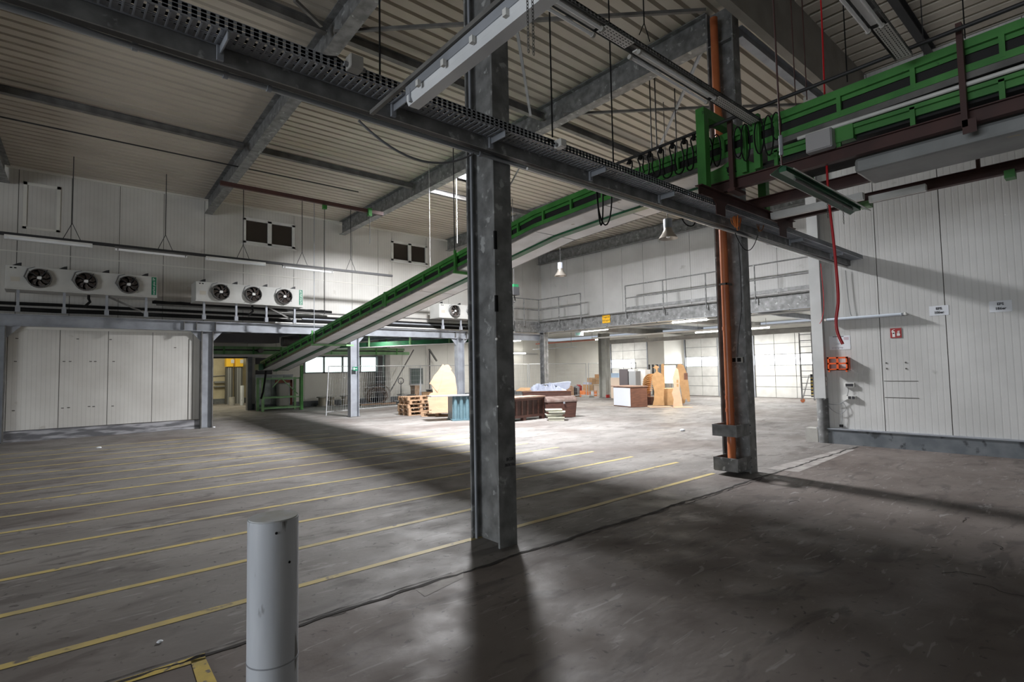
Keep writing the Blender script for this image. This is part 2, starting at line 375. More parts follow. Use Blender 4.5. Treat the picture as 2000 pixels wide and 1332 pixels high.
# old hatch outline far left
hx0, hx1 = at(45, 400, 'Y', YW).x, at(118, 400, 'Y', YW).x
b = MB(); hz0, hz1 = at(80, 450, 'Y', YW).z, at(80, 360, 'Y', YW).z
b.box(hx0, hx1, YW-.03, YW, hz1-.08, hz1).box(hx0, hx1, YW-.03, YW, hz0, hz0+.06).box(hx0, hx0+.08, YW-.03, YW, hz0, hz1).box(hx1-.08, hx1, YW-.03, YW, hz0, hz1)
b.build('hatch_trim', PLAIN, wl)
# lower white partition on a curb, far left
YL = 20.0
e = [at(px, 750, 'Y', YL).x for px in (12, 115, 210, 297, 376, 396)]
lo = panel_wall('wall_left_lower', 'Y', YL, .12, e[0], e[-1], .3, 3.13, 1.3, PWX, cuts=[-16, -14.6, -13, -11.4, -9.8, -8.2, -6.6, -5, -3.4, -2.2]+e)
for px, py in [(33, 661), (152, 662), (216, 663), (30, 706), (125, 706), (137, 706), (177, 706), (186, 706), (222, 706), (26, 802), (122, 797), (134, 796), (174, 794), (183, 794), (220, 793), (342, 679)]:
    p = at(px, py, 'Y', YL); MB().box(p.x-.03, p.x+.03, YL-.008, YL, p.z-.012, p.z+.012).build('latch_slot', JOINT, lo)
MB().box(-16, 4.05, YL-.10, YL+.15, 0, .28).build('curb', CURBM, lo)
MB().prism([(e[0]-.05, 3.0), (e[0]+.35, 3.2), (e[-1]-.3, 3.2), (e[-1], 2.95), (e[-1], 2.86), (e[-1]-.34, 3.08), (e[0]+.39, 3.08), (e[0]-.05, 2.9)][::-1], (0, YL-.03, 0), (1, 0, 0), (0, 0, 1), (0, .03, 0)).build('cover_strip', PLAIN, lo)
MB().box(e[-1]-.42, e[-1]-.40, YL-.012, YL, .3, 2.9).build('cover_strip', JOINT, lo)
# annex behind: back wall at Y=28.2
YB = 28.2
dx0, dx1, dz1 = 5.3, 7.26, 2.5
wx0, wx1, wz0, wz1 = 10.0, 14.1, 1.70, 2.62
wb = panel_wall('wall_back', 'Y', YB, .15, 4, 28.6, 0, 3.75, 1.5, PLAIN, gaps=[(dx0-3, dx1, -.1, dz1), (wx0, wx1, wz0, wz1)], cuts=[2.0, dx1, 8.6, wx0, wx1, 15.7, 17.3, 18.9, 20.5, 22.1, 23.7, 25.3, 26.9, 28.6])
MB().box(7.3, 28.5, YB-.12, YB-.001, 0, .28).build('curb', CURB, wb)
w3 = struct('window_3'); n = 4
b = MB().box(wx0, wx1, YB-.04, YB+.1, wz0, wz0+.07).box(wx0, wx1, YB-.04, YB+.1, wz1-.07, wz1)
xs = [wx0+(wx1-wx0)*i/n for i in range(n+1)]
for xx in xs: b.box(xx-.05, xx+.05, YB-.04, YB+.1, wz0, wz1)
b.build('window_frame', GREYM, w3)
for i in range(n): MB().box(xs[i]+.05, xs[i+1]-.05, YB+.03, YB+.04, wz0+.07, wz1-.07).build('pane', DAYG, w3)
w4 = struct('window_4'); p0 = at(800, 735, 'Y', YB-.01); p1 = at(826, 735, 'Y', YB-.01)
MB().box(p0.x, p1.x, YB-.05, YB-.02, .93, 1.92).build('window_frame', GREYM, w4)
MB().box(p0.x+.06, p1.x-.06, YB-.06, YB-.05, .98, 1.87).build('pane', mat('dark_green_glass', (.06, .085, .08), .08), w4)
# room behind the doorway
wc = struct('wall_corridor')
MB().box(2.5, 11, 36, 36.2, 0, 4.2).build('corridor_wall', CREAM, wc)
MB().box(11, 11.2, 28.35, 36, 0, 4.2).build('side_wall', CREAM, wc)
MB().box(2.3, 2.5, 28.35, 36, 0, 4.2).build('side_wall', CREAM, wc)
MB().box(2.3, 11.2, 28.35, 36.2, 4.2, 4.35).build('corridor_ceiling', PLAIN, wc)
MB().box(2.5, 11, 35.9, 36, 0, .3).build('curb', CURB, wc)
# right wall
XR = 12.75
yj = [4.6, at(1722, 700, 'X', XR).y, at(1852, 700, 'X', XR).y, 1.0, -.3, -1.6, -2.9, -4.2, -5.5, -6.8, -9]
wr = panel_wall('wall_right', 'X', XR, .15, -9, 4.6, .3, 7.7, 1.2, PWY, cuts=yj[::-1])
MB().box(XR-.07, XR+.2, -9, 4.62, 0, .3).build('curb', CURB, wr)
MB().box(XR-.09, XR, -9, 4.62, .3, .325).build('curb_edge', GALVL, wr)
for z in (1.33, 1.0):
    p = at(1722, 700, 'X', XR); MB().box(XR-.004, XR, p.y-.58, p.y-.02, z-.006, z+.006).build('scratch', JOINT, wr)
for (px, py) in [(1731, 709), (1732, 720), (1769, 708), (1770, 720)]:
    p = at(px, py, 'X', XR); MB().cyl((XR-.008, p.y, p.z), .016, .01, 8, 'X').build('drill_hole', JOINT, wr)
# corner post at its end: white casing above, zinc pipe below
# upper wall above the loading zone
wm = panel_wall('wall_mezzanine', 'X', 19.75, .14, 2.5, 20.5, 4.05, 7.95, 1.15, PWY)
# dock wall with the sectional doors
XD = 28.5
def yd(px): return at(px, 720, 'X', XD).y
doors = [(yd(1264), yd(1194)), (yd(1402), yd(1338)-.05), (10.2, yd(1474))]
wd = struct('wall_dock')
segs = [(2.5, doors[2][0]), (doors[2][1], doors[1][0]), (doors[1][1], doors[0][0]), (doors[0][1], 28.2)]
for (a0, a1) in segs: MB().box(XD, XD+.2, a0, a1, 0, 3.75).build('panel', PLAIN, wd)
for (a0, a1) in doors: MB().box(XD, XD+.2, a0, a1, 3.35, 3.75).build('panel', PLAIN, wd)
for k, (a0, a1) in enumerate(doors):
    r = struct('door_%d' % (k+1)); n = 3 if k == 0 else (2 if k == 1 else 3); rows = 6; h = 3.35/rows
    for i in range(rows):
        for j in range(n):
            y0 = a0+(a1-a0)*j/n; y1 = a0+(a1-a0)*(j+1)/n
            if i == 3 or (k == 0 and i == 4 and j > 0 and False):
                if k == 0 and j == 0: MB().box(XD+.05, XD+.09, y0+.01, y1-.01, i*h+.01, (i+1)*h-.01).build('door_panel', WHT, r); continue
                MB().box(XD+.06, XD+.08, y0+.03, y1-.03, i*h+.02, (i+1)*h-.02).build('pane', DAYL, r)
                MB().box(XD+.05, XD+.09, y0, y1, i*h, i*h+.02).box(XD+.05, XD+.09, y0, y1, (i+1)*h-.02, (i+1)*h).box(XD+.05, XD+.09, y0, y0+.03, i*h, (i+1)*h).box(XD+.05, XD+.09, y1-.03, y1, i*h, (i+1)*h).build('window_frame', GREYM, r)
            else:
                MB().box(XD+.05, XD+.09, y0+.012, y1-.012, i*h+.012, (i+1)*h-.012).build('door_panel', WHT, r)
    MB().box(XD+.09, XD+.11, a0, a1, 0, 3.35).build('door_core', GREYM, r)
    MB().box(XD-.03, XD+.05, a0-.07, a0, 0, 3.35).box(XD-.03, XD+.05, a1, a1+.07, 0, 3.35).box(XD-.05, XD+.05, a0-.07, a1+.07, 3.3, 3.4).build('door_frame', GALVL, r)
    MB().tube([(XD-.1, a0, 3.5), (XD-.1, a1, 3.5)], .05).build('torsion_shaft', GALVD, r)
# pale inner block between the doors (lift shaft casing)
MB().box(26.6, XD, 17.6, 18.7, 1.85, 3.6).build('casing', PLAIN, wd)
# rear and left walls behind the camera (unseen; the gate opening is added to let fill light in)
wre = struct('wall_rear')
MB().box(-16, XR, -9.2, -9, 0, 7.9).build('panel', PLAIN, wre)
wfl = struct('wall_far_left')
MB().box(-16.2, -16, 8, 20.6, 0, 7.95).build('panel', PLAIN, wfl)
MB().box(-16.2, -16, -9, -2, 0, 7.95).build('panel', PLAIN, wfl)
MB().box(-16.2, -16, -2, 8, 4.2, 7.95).build('panel', PLAIN, wfl)

# --- roof: trapezoid sheets, each sheet its own piece
ceil = struct('ceiling')
ZR = 7.74
def sheet(ax, u0, u1, v0, ribs, pitch=.275, depth=.075):
    """ribs run along ax ('X' or 'Y') from u0 to u1, profile laid out from v0"""
    prof = []
    for k in range(ribs):
        o = v0+k*pitch
        prof += [(o, 0), (o+pitch*.70, 0), (o+pitch*.79, depth), (o+pitch*.93, depth)]
    prof.append((v0+ribs*pitch, 0))
    vs = []
    for (v, z) in prof:
        for u in (u0, u1):
            vs.append((u, v, ZR+z) if ax == 'X' else (v, u, ZR+z))
    f = [(2*i, 2*i+1, 2*i+3, 2*i+2) for i in range(len(prof)-1)]
    return MB().add(vs, f)
bays = [(-16, -6.9), (-6.9, -1.8), (-1.8, 3.45), (3.45, 8.55), (8.55, 13.65), (13.65, 19.9)]
SKY_X, SKY_Y = (8.78, 10.1), (11.9, 13.3)
for bx0, bx1 in bays:
    k = 0; y = 3.85
    while y < 20.6:
        if bx0 == 8.55 and y+1.1 > SKY_Y[0] and y < SKY_Y[1]:
            sheet('X', bx0, SKY_X[0], y, 4).build('roof_sheet', ROOF, ceil); sheet('X', SKY_X[1], bx1, y, 4).build('roof_sheet', ROOF, ceil)
        else: sheet('X', bx0, bx1, y, 4).build('roof_sheet', ROOF, ceil)
        y += 1.1
x = -16.
while x < 19.9:
    for (a0, a1) in ((-9, -3.4), (-3.4, 3.4)):
        sheet('Y', a0, a1, x, 5, .32, .10).build('roof_sheet', ROOF, ceil)
    x += 1.6
MB().box(-16.2, 20.1, -9.2, 20.8, 7.9, 8.0).build('roof_deck', CONC, ceil)
# skylight
sk = struct('window_5')
MB().box(SKY_X[0], SKY_X[1], 11.9, 13.4, 7.80, 7.82).build('pane', SKY, sk)
b = MB()
for (a, c, d, e_) in ((SKY_X[0]-.04, SKY_X[0], 11.9, 13.4), (SKY_X[1], SKY_X[1]+.04, 11.9, 13.4), (SKY_X[0], SKY_X[1], 11.86, 11.9), (SKY_X[0], SKY_X[1], 13.4, 13.44)): b.box(a, c, d, e_, 7.68, 7.85)
b.build('window_frame', WHT, sk)
# annex and mezzanine ceilings
ca = struct('ceiling_annex')
MB().box(-16, 19.75, 20.64, 28.35, 3.65, 3.8).build('deck', mat('dark_deck', (.10, .10, .10), .7), ca)
MB().box(18.9, 28.7, 2.5, 28.35, 3.95, 4.05).build('deck', mat('pale_deck', (.42, .42, .39), .6), ca)
x = 4.2
while x < 18.5:
    b = MB().box(x-.06, x+.06, 20.6, 28.2, 3.40, 3.42).box(x-.006, x+.006, 20.6, 28.2, 3.42, 3.62).box(x-.06, x+.06, 20.6, 28.2, 3.62, 3.64)
    b.build('joist', GALVL, ca); x += 1.25
MB().box(19.1, 28.5, 12.9, 13.5, 3.70, 3.95).build('downstand_beam', CONCF, ca)
MB().box(19.1, 28.5, 18.9, 19.4, 3.70, 3.95).build('downstand_beam', CONCF, ca)
for yy in (6.5, 9.7, 16.2): MB().box(19.05, 28.5, yy, yy+.12, 3.75, 3.95).build('joist', GALVL, ca)

# ================================================================== STEEL FRAME
def hcol(label, xc, y0, y1, z1, w=.22, t=.024, m=GALV, base=True, group=None, stiff=()):
    r = thing('steel_column', label, 'column', (xc, (y0+y1)/2, 0), group)
    MB().box(xc-w/2, xc+w/2, y0, y0+t, 0, z1).build('flange', m, r)
    MB().box(xc-w/2, xc+w/2, y1-t, y1, 0, z1).build('flange', m, r)
    MB().box(xc-.008, xc+.008, y0+t, y1-t, 0, z1).build('web', m, r)
    for z in stiff: MB().box(xc-w/2+.01, xc+w/2-.01, y0+t, y1-t, z, z+.02).build('stiffener', m, r)
    if base: MB().box(xc-w/2-.03, xc+w/2+.03, y0-.03, y1+.03, 0, .02).build('base_plate', m, r)
    return r
c1 = hcol('tall galvanised steel column in the foreground centre of the hall', 3.385, 4.04, 4.50, 7.7, base=False, stiff=(7.1,))
c2 = hcol('tall galvanised steel column beside the orange drain pipe', 8.485, 4.04, 4.50, 7.7, base=False, stiff=(7.1,))
p = at(965, 470, 'Y', 4.04)
for (q, zz) in (((966, 468), .09), ((966, 592), .08)):
    p = at(*q, 'Y', 4.03); MB().box(3.27, 3.30, 4.03, 4.05, p.z-zz, p.z+zz).build('slot', BLK, c1)
b = MB().tube([(3.31, 4.455, .0), (3.31, 4.455, 7.6)], .014).build('conduit', GALVL, c1)
# gouged pale spots on the near faces of the foreground column
text('stencil', 'BOX', .045, (3.42, 4.038, .83), (1, 0, 0), (0, 0, 1), INK, c1); text('stencil', 'BERTEL', .04, (3.42, 4.038, .775), (1, 0, 0), (0, 0, 1), INK, c1)
for (zc, s) in ((1.35, .01), (2.0, .014)): MB().sphere((3.275, 4.036, zc), s, 8, 5).build('paint_blob', WTXT, c1)
def ibeam(name, label, p0, p1, w, h, t=.015, m=GALV, cat='beam', group=None, tw=.01, struct_parent=None):
    """I section between p0 and p1 given as the centre of the underside"""
    p0 = Vector(p0); p1 = Vector(p1); d = (p1-p0).normalized(); Z = Vector((0, 0, 1))
    r = thing(name, label, cat, lerp(p0, p1, .5), group)
    MB().bar(p0+Z*(t/2), p1+Z*(t/2), w, t).build('bottom_flange', m, r)
    MB().bar(p0+Z*(h-t/2), p1+Z*(h-t/2), w, t).build('top_flange', m, r)
    MB().bar(p0+Z*(h/2), p1+Z*(h/2), tw, h-2*t).build('web', m, r)
    return r
raf = [((at(8, 345, 'Y', 20.4).x, 20.4, 7.2), (-1.72, 4.5, 7.2), 'roof beam at the far left edge of the hall'), ((3.98, 20.4, 7.2), (3.4, 4.5, 7.2), 'roof beam running from the left wall to the foreground column'),
       ((8.72, 20.4, 7.2), (8.48, 4.5, 7.2), 'roof beam ending at the column with the orange pipe'), ((13.75, 20.4, 7.2), (13.6, 4.5, 7.2), 'roof beam behind the curved green conveyor')]
for a, bq, l in raf: ibeam('roof_beam', 'galvanised '+l, a, bq, .24, .53, group='roof beams').pop('group', None)
ibeam('roof_beam', 'steel beam carrying the roof sheets near the left wall corner above the mezzanine', (19.5, 20.4, 7.2), (19.5, 4.5, 7.2), .24, .5)
# tie beams along X
for i, (y, z, x0, x1, l) in enumerate([(14.5, 7.42, -1.7, 3.6, 'left bay above the first air cooler'), (14.5, 7.42, 3.75, 8.5, 'second bay above the first wall window'), (14.5, 7.42, 8.7, 13.6, 'third bay beside the skylight'),
                                      (8.6, 7.4, -1.7, 3.4, 'left bay close above the camera side'), (8.6, 7.4, 3.6, 8.45, 'second bay behind the foreground column'), (8.6, 7.4, 8.6, 13.6, 'third bay behind the pipe column')]):
    ibeam('tie_beam', 'thin steel tie beam across the '+l, (x0, y, z), (x1, y, z), .12, .16, .01, GALVD)
ibeam('tie_beam', 'pale steel tie beam running right from the pipe column under the valley', (8.6, 4.05, 7.15), (19.5, 4.05, 7.15), .14, .2, .012, GALVL)
# concrete valley girder
tag(MB().box(-16, 19.6, 3.40, 3.53, 6.74, 7.74).build('valley_girder', CONC), 'long pale valley girder under the roof joint behind the green conveyor', 'beam')
ibeam('roof_purlin', 'dark roof purlin above the conveyor at the upper right', (-10, 2.25, 7.5), (12.7, 2.25, 7.5), .12, .2, .012, DARK)
ibeam('roof_purlin', 'dark roof purlin nearest above the camera', (-10, -.6, 7.5), (12.7, -.6, 7.5), .12, .2, .012, DARK)
# wind bracing
Q = lambda x, y: tuple(at(x, y, 'Z', 7.25))
for n, (p0, p1, l) in enumerate([(Q(652, 62), Q(1378, 20), 'diagonal wind brace passing behind the foreground column'), (Q(1100, 223), Q(1440, 207), 'diagonal wind brace left of the pipe column'),
                                (Q(1450, 208), Q(1700, 200), 'diagonal wind brace right of the pipe column'), (Q(575, 0), Q(628, 50), 'wind brace in the upper left bay'), (Q(1010, 60), Q(1036, 224), 'short pale brace hanging beside the foreground column'), (Q(1372, 95), Q(1285, 295), 'slim brace crossing left of the pipe column')]):
    r = tag(MB().bar(p0, p1, .05, .05).build('wind_brace', GALVD if n < 4 else GALVL), l, 'brace')
# lower I-beam of the left side, columns of the 5.1 m grid
ll = thing('lintel_beam', 'long galvanised I-beam above the white partition and the annex opening', 'beam', (2, 19.9, 3.15))
MB().box(-16, 19.1, 19.75, 19.97, 3.15, 3.17).build('bottom_flange', GALVL, ll)
MB().box(-16, 19.1, 19.75, 19.97, 3.45, 3.47).build('top_flange', GALVL, ll)
MB().box(-16, 19.1, 19.85, 19.862, 3.17, 3.45).build('web', GALVL, ll)
for xx in (3.2, 3.55, 4.1, 8.6, 9.2, 13.7, 14.3):
    MB().box(xx, xx+.02, 19.76, 19.96, 3.17, 3.45).build('stiffener', GALVD, ll)
for xx, l in ((-1.1, 'dark steel column at the far left end of the white partition'), (3.87, 'steel column at the right end of the white partition'), (8.93, 'steel column with a small green exit sign under the conveyor'), (13.95, 'steel column behind the plywood boat cutout')):
    g = thing('steel_column', l, 'column', (xx, 19.86, 0)); w = .16
    for s in (-1, 1): MB().box(xx+s*w-.014, xx+s*w+.014, 19.72, 20.0, 0 if xx > 0 else .0, 3.15).build('flange', GALVL if xx > 4 else GALVD, g)
    MB().box(xx-w, xx+w, 19.85, 19.87, 0, 3.15).build('web', GALVL, g)
    MB().box(xx-.2, xx+.2, 19.68, 20.04, 0, .015).build('base_plate', GALVD, g)
    for s in (-1, 1):
        MB().prism([(s*w, 3.0), (s*w, 2.8), (s*(w+.3), 3.14), (s*(w+.3), 3.15), (s*w, 3.15)], (xx, 19.84, 0), (1, 0, 0), (0, 0, 1), (0, .02, 0)).build('gusset', GALVL, g)
    MB().box(xx-.3, xx+.3, 19.75, 19.97, 3.135, 3.15).build('cap_plate', GALVL, g)
    if abs(xx-8.93) < .1:
        s = thing('exit_sign', 'small green emergency exit sign on the steel column', 'sign', (xx, 19.7, 1.78))
        MB().box(xx-.1, xx+.1, 19.69, 19.715, 1.78, 1.93).build('sign_plate', SGRN, s)
        MB().box(xx-.07, xx-.03, 19.685, 19.69, 1.81, 1.90).box(xx-.01, xx+.07, 19.685, 19.69, 1.845, 1.865).build('pictogram', WTXT, s)
# mezzanine edge girder
mz = thing('mezzanine_girder', 'deep galvanised girder along the mezzanine edge', 'beam', (18.85, 12, 3.55))
MB().box(18.8, 18.815, 2.6, 19.75, 3.56, 4.08).build('web', GALV, mz)
MB().box(18.74, 18.95, 2.6, 19.75, 3.545, 3.56).build('bottom_flange', GALVL, mz)
MB().box(18.72, 18.95, 2.6, 19.75, 4.08, 4.11).build('top_flange', GALVD, mz)
MB().box(17.2, 18.85, 19.7, 19.98, 3.56, 4.1).build('end_piece', GALV, mz)
for y in (6.2, 9.2, 12.2, 15.1, 17.9):
    for dy in (0, .07):
        for dz in (0, .07): MB().box(18.785, 18.80, y+dy, y+dy+.03, 3.78+dz, 3.81+dz).build('bolt', DARK, mz)
y = 3.6
while y < 19.6: MB().box(18.76, 18.79, y, y+.04, 3.52, 3.56).build('clip', DARK, mz); y += 1.3
MB().box(18.70, 19.75, 2.6, 20.4, 4.06, 4.10).build('walkway_plate', GALVD, mz)
s = thing('load_sign', 'small yellow load sign on the mezzanine girder', 'sign', (18.79, 0, 0)); p = at(1184, 622, 'X', 18.78); s.location = (18.78, p.y, p.z-.14); ROOTS[s.name] = Vector(s.location)
MB().box(18.77, 18.785, p.y-.22, p.y+.22, p.z-.2, p.z+.17).build('sign_plate', SYEL, s)
text('lettering', 'Tragkraft', .11, (18.765, p.y, p.z+.06), (0, -1, 0), (0, 0, 1), INK, s)
text('lettering', '500 kg/m²', .11, (18.765, p.y, p.z-.09), (0, -1, 0), (0, 0, 1), INK, s)
# railings
def railing(label, pts, post_at, z=4.1, h=1.1):
    g = thing('guard_rail', label, 'railing', (*pts[0], z))
    for hh, nm in ((h, 'top_rail'), (h*.52, 'mid_rail')):
        MB().tube([(a, b_, z+hh) for a, b_ in pts], .024).build(nm, GALV, g)
    for (a, b_) in post_at: MB().tube([(a, b_, z-.25), (a, b_, z+h)], .024).build('post', GALV, g)
    MB().bar((pts[0][0], pts[0][1], z+.12), (pts[-1][0], pts[-1][1], z+.12), .01, .12).build('toe_board', GALV, g) if len(pts) == 2 else None
    return g
XM = 18.68
def ym(px, py): return at(px, py, 'X', XM).y
y1, y2, y3, y4 = ym(1052, 600), ym(1134, 590), ym(1221, 570), ym(1394, 550)
railing('short mezzanine railing turning the corner by the left wall', [(XM-1.7, y1), (XM, y1), (XM, y2)], [(XM-1.7, y1), (XM-1.0, y1), (XM, y1), (XM, (y1+y2)/2), (XM, y2)])
n = 6
railing('long mezzanine railing right of the open loading gap', [(XM, y3), (XM, 3.0)], [(XM, y3+(3.0-y3)*i/n) for i in range(n+1)])
# columns below the mezzanine
def boxcol(label, x, y, w, d, z1, m, cat='column'):
    g = thing('steel_column', label, cat, (x, y, 0))
    MB().box(x-w/2, x+w/2, y-d/2, y-d/2+.02, 0, z1).build('flange', m, g); MB().box(x-w/2, x+w/2, y+d/2-.02, y+d/2, 0, z1).build('flange', m, g)
    MB().box(x-.01, x+.01, y-d/2, y+d/2, 0, z1).build('web', m, g); MB().box(x-w/2-.03, x+w/2+.03, y-d/2-.03, y+d/2+.03, 0, .02).build('base_plate', GALVD, g)
    return g
boxcol('steel column under the mezzanine corner behind the tarpaulin heap', 18.95, 19.55, .3, .3, 3.55, GALV)
boxcol('thick pale column under the mezzanine beside the cardboard boxes', 24.2, 20.0, .45, .5, 3.7, mat('pale_grey_column', (.33, .33, .30), .7, c2=(.27, .27, .25), scale=3))
for k, (px, lab) in enumerate([(1268, 'left'), (1275, 'second'), (1283, 'third'), (1291, 'right')]):
    y = at(px, 720, 'X', 28.2).y
    tag(MB().tube([(28.2, y, 0), (28.2, y, 3.6)], .07, 8).build('drain_pipe', GALVD), 'grey vertical drain pipe between the dock doors, %s of the four' % {'left': 'leftmost', 'second': 'second from left', 'third': 'third from left', 'right': 'rightmost'}[lab], 'pipe')
tag(MB().tube([(27.9, at(1283, 720, 'X', 27.9).y-.3, 0), (27.9, at(1283, 720, 'X', 27.9).y-.3, 3.8)], .16, 12).build('round_post', GALVL), 'thick pale round post behind the hat-wearing cutout', 'column')
# right wall end post
po = thing('corner_post', 'white cased corner post with a zinc lower sleeve at the end of the right wall', 'column', (12.72, 4.5, 0))
MB().box(12.64, 12.80, 4.40, 4.62, .95, 6.9).build('casing', mat('white_casing', (.56, .57, .57), .5, c2=(.48, .49, .49), scale=2), po)
MB().tube([(12.73, 4.5, 0), (12.73, 4.5, .96)], .115, 20).build('sleeve', GALV, po)
MB().box(12.66, 12.95, 4.6, 4.85, 0, .3).build('footing', CONCF, po)
# bollard
bp = at(533.5, 1100, 'Y', 2.62); BX, BY = bp.x, 2.62
bo = thing('bollard', 'light grey painted steel bollard with scuffs in the foreground', 'bollard', (BX, BY, 0))
MB().cyl((BX, BY, 0), .108, 1.045, 40).build('post', BOLL, bo)
MB().cyl((BX, BY, 1.045), .104, .006, 40).build('cap', BOLT, bo)
MB().cyl((BX, BY, .42), .1095, .006, 40).build('weld_seam', GALVL, bo)
for (ang, z) in ((-1.75, 1.0), (-1.2, .86)): MB().sphere((BX+.108*math.cos(ang), BY+.108*math.sin(ang), z), .006, 8, 5).build('hole', BLK, bo)

# ================================================================== MAIN CABLE TRAY BEAM
mb = thing('crane_beam', 'long steel channel beam carrying the cable tray past both tall columns', 'beam', (6, 3.9, 3.745))
MB().box(-6, 13.6, 3.83, 3.845, 3.75, 3.93).build('web', GALV, mb)
MB().box(-6, 13.6, 3.845, 3.905, 3.75, 3.757).build('bottom_flange', DARK, mb)
MB().box(-6, 13.6, 3.845, 3.905, 3.918, 3.93).build('top_flange', DARK, mb)
for xx in (3.385, 8.485): MB().box(xx-.16, xx+.16, 3.905, 4.04, 3.80, 3.92).build('bracket_plate', GALVD, mb)
tr = thing('cable_tray', 'perforated galvanised cable tray on top of the long beam', 'cable tray', (6, 3.7, 3.86))
b = MB(); TX0, TX1 = -6, 13.9; TY0, TY1 = 3.60, 3.82
for y in (TY0, TY0+.10, TY1-.10, TY1-.012): b.box(TX0, TX1, y, y+.012, 3.86, 3.863)
x = TX0
while x < TX1:
    b.box(x, x+.040, TY0, TY1, 3.863, 3.866); b.box(x, x+.010, TY0+.02, TY1-.02, 3.856, 3.863); x += .055
b.build('bottom', GALVL, tr, kind='stuff')
b = MB()
for (z0, z1) in ((3.86, 3.878), (3.885, 3.907), (3.914, 3.935)): b.box(TX0, TX1, TY0-.002, TY0, z0, z1)
x = TX0; k = 0
while x < TX1: b.box(x, x+.030, TY0-.002, TY0, 3.862, 3.93); x += .05
b.box(TX0, TX1, TY1, TY1+.002, 3.86, 3.93)
b.build('side', GALVL, tr, kind='stuff')
for xx in [at(px, py, 'Y', 3.84).x for px, py in ((428, 95), (765, 205), (955, 285), (1150, 345), (1285, 395), (1540, 475), (1620, 495))]:
    MB().box(xx-.004, xx+.004, TY0, 3.83, 3.80, 3.855).box(xx-.004, xx+.03, TY0, 3.83, 3.852, 3.858).box(xx-.02, xx+.02, 3.80, 3.826, 3.76, 3.86).build('bracket', GALVL, tr)
MB().tube([(TX0, 3.69, 3.878), (TX1-.1, 3.69, 3.878)], .011).build('cable', BLK, tr); MB().tube([(TX0, 3.75, 3.88), (TX1-.1, 3.75, 3.88)], .014).build('cable', BLK, tr)
cd = thing('conduit_pipe', 'shiny grey conduit pipe clipped under the long beam', 'pipe', (5, 4.0, 3.77))
MB().tube([(-6, 4.0, 3.775), (13.4, 4.0, 3.775)], .022, 10).build('pipe', mat('shiny_conduit', (.40, .43, .46), .28, .5), cd)
for px, py in ((263, 90), (440, 145), (525, 170), (937, 296), (1150, 357), (1253, 393), (1500, 475), (1650, 518)):
    xx = at(px, py, 'Y', 4.0).x; MB().tube([(xx-.015, 4.0, 3.775), (xx+.015, 4.0, 3.775)], .03, 10).box(xx-.008, xx+.008, 3.99, 4.0, 3.775, 3.85).build('clip', GALVL, cd)
tag(MB().tube([(3.6, 3.90, 3.72), (13.3, 3.90, 3.72)], .016, 8).build('heating_rod', WHT), 'thin white pipe running beside the conduit right of the foreground column', 'pipe')
p0 = at(700, 235, 'Y', 3.98); p1 = at(925, 300, 'Y', 3.98)
tag(MB().tube(sag(p0, p1, .2, 16), .010, 6).build('loose_cable', GRYC), 'loose grey cable sagging under the conduit left of the foreground column', 'cable')
p0 = at(30, 5, 'Y', 3.97); p1 = at(525, 165, 'Y', 3.97)
tag(MB().tube(sag(p0, p1, .03, 16), .009, 6).build('loose_cable', GRYC), 'thin cable drooping along the conduit at the upper left', 'cable')
# junction boxes on the tray
for (px, py, l, s, m) in ((690, 128, 'dirty beige junction box on the cable tray at the upper left', .05, CONCF), (1091, 283, 'white junction box on the cable tray right of the foreground column', .04, WHT)):
    p = at(px, py, 'Y', 3.57); g = thing('junction_box', l, 'junction box', (p.x, 3.55, p.z-s))
    MB().box(p.x-s, p.x+s, 3.51, 3.595, p.z-s, p.z+s).build('box', m, g, bevel=.008)
    MB().box(p.x-s*.9, p.x+s*.9, 3.50, 3.51, p.z-s*.9, p.z+s*.9).build('lid', m, g)
    for sx in (-1, 1): MB().cyl((p.x+sx*s if sx > 0 else p.x-s-.03, 3.55, p.z-.02), .018, .03, 8, 'X').build('gland', GREYM, g)
    MB().tube([(p.x-s-.02, 3.55, p.z-.02), (p.x-s-.08, 3.56, p.z+.01), (p.x-s-.14, 3.58, p.z+.0)], .007, 6).build('cable', BLK, g)

# ================================================================== LAMPS
def strip(name, label, p0, p1, w, h, body, cover, lit=None, group=None):
    p0 = Vector(p0); p1 = Vector(p1); g = thing(name, label, 'lamp', lerp(p0, p1, .5), group); Z = Vector((0, 0, 1))
    MB().bar(p0+Z*h*.7, p1+Z*h*.7, w, h*.6).build('housing', body, g)
    d = (p1-p0).normalized(); a = d.cross(Z)*(w/2*.9)
    q = [(-1, .45), (1, .45), (1, .05), (.72, -.3), (-.72, -.3), (-1, .05)]
    vs = [p0-d*.0+a*u+Z*h*v for u, v in q]+[p1+a*u+Z*h*v for u, v in q]; n = 6
    MB().add(vs, [tuple(range(n)), tuple(range(n, 2*n))[::-1]]+[(i, i+n, (i+1) % n+n, (i+1) % n) for i in range(n)]).build('cover', cover, g)
    for t in (.03, .97): MB().bar(lerp(p0, p1, t)+Z*h*.2, lerp(p0, p1, t)+Z*h*.2+d*.02, w*1.04, h*.9).build('end_cap', body, g)
    return g
bl = strip('strip_lamp', 'large white strip lamp hanging overhead in front of the foreground column', (1.90, 3.22, 3.58), (1.86, 1.66, 3.58), .125, .10, GALVL, DIFF)
for t in (.15, .35, .55, .75): MB().box(1.79, 1.815, 3.22-1.5*t-.015, 3.22-1.5*t+.015, 3.58, 3.62).build('latch', WHT, bl)
MB().bar((1.84, 3.75, 3.70), (1.80, 1.5, 3.70), .03, .03).build('mounting_rail', GALVD, bl)
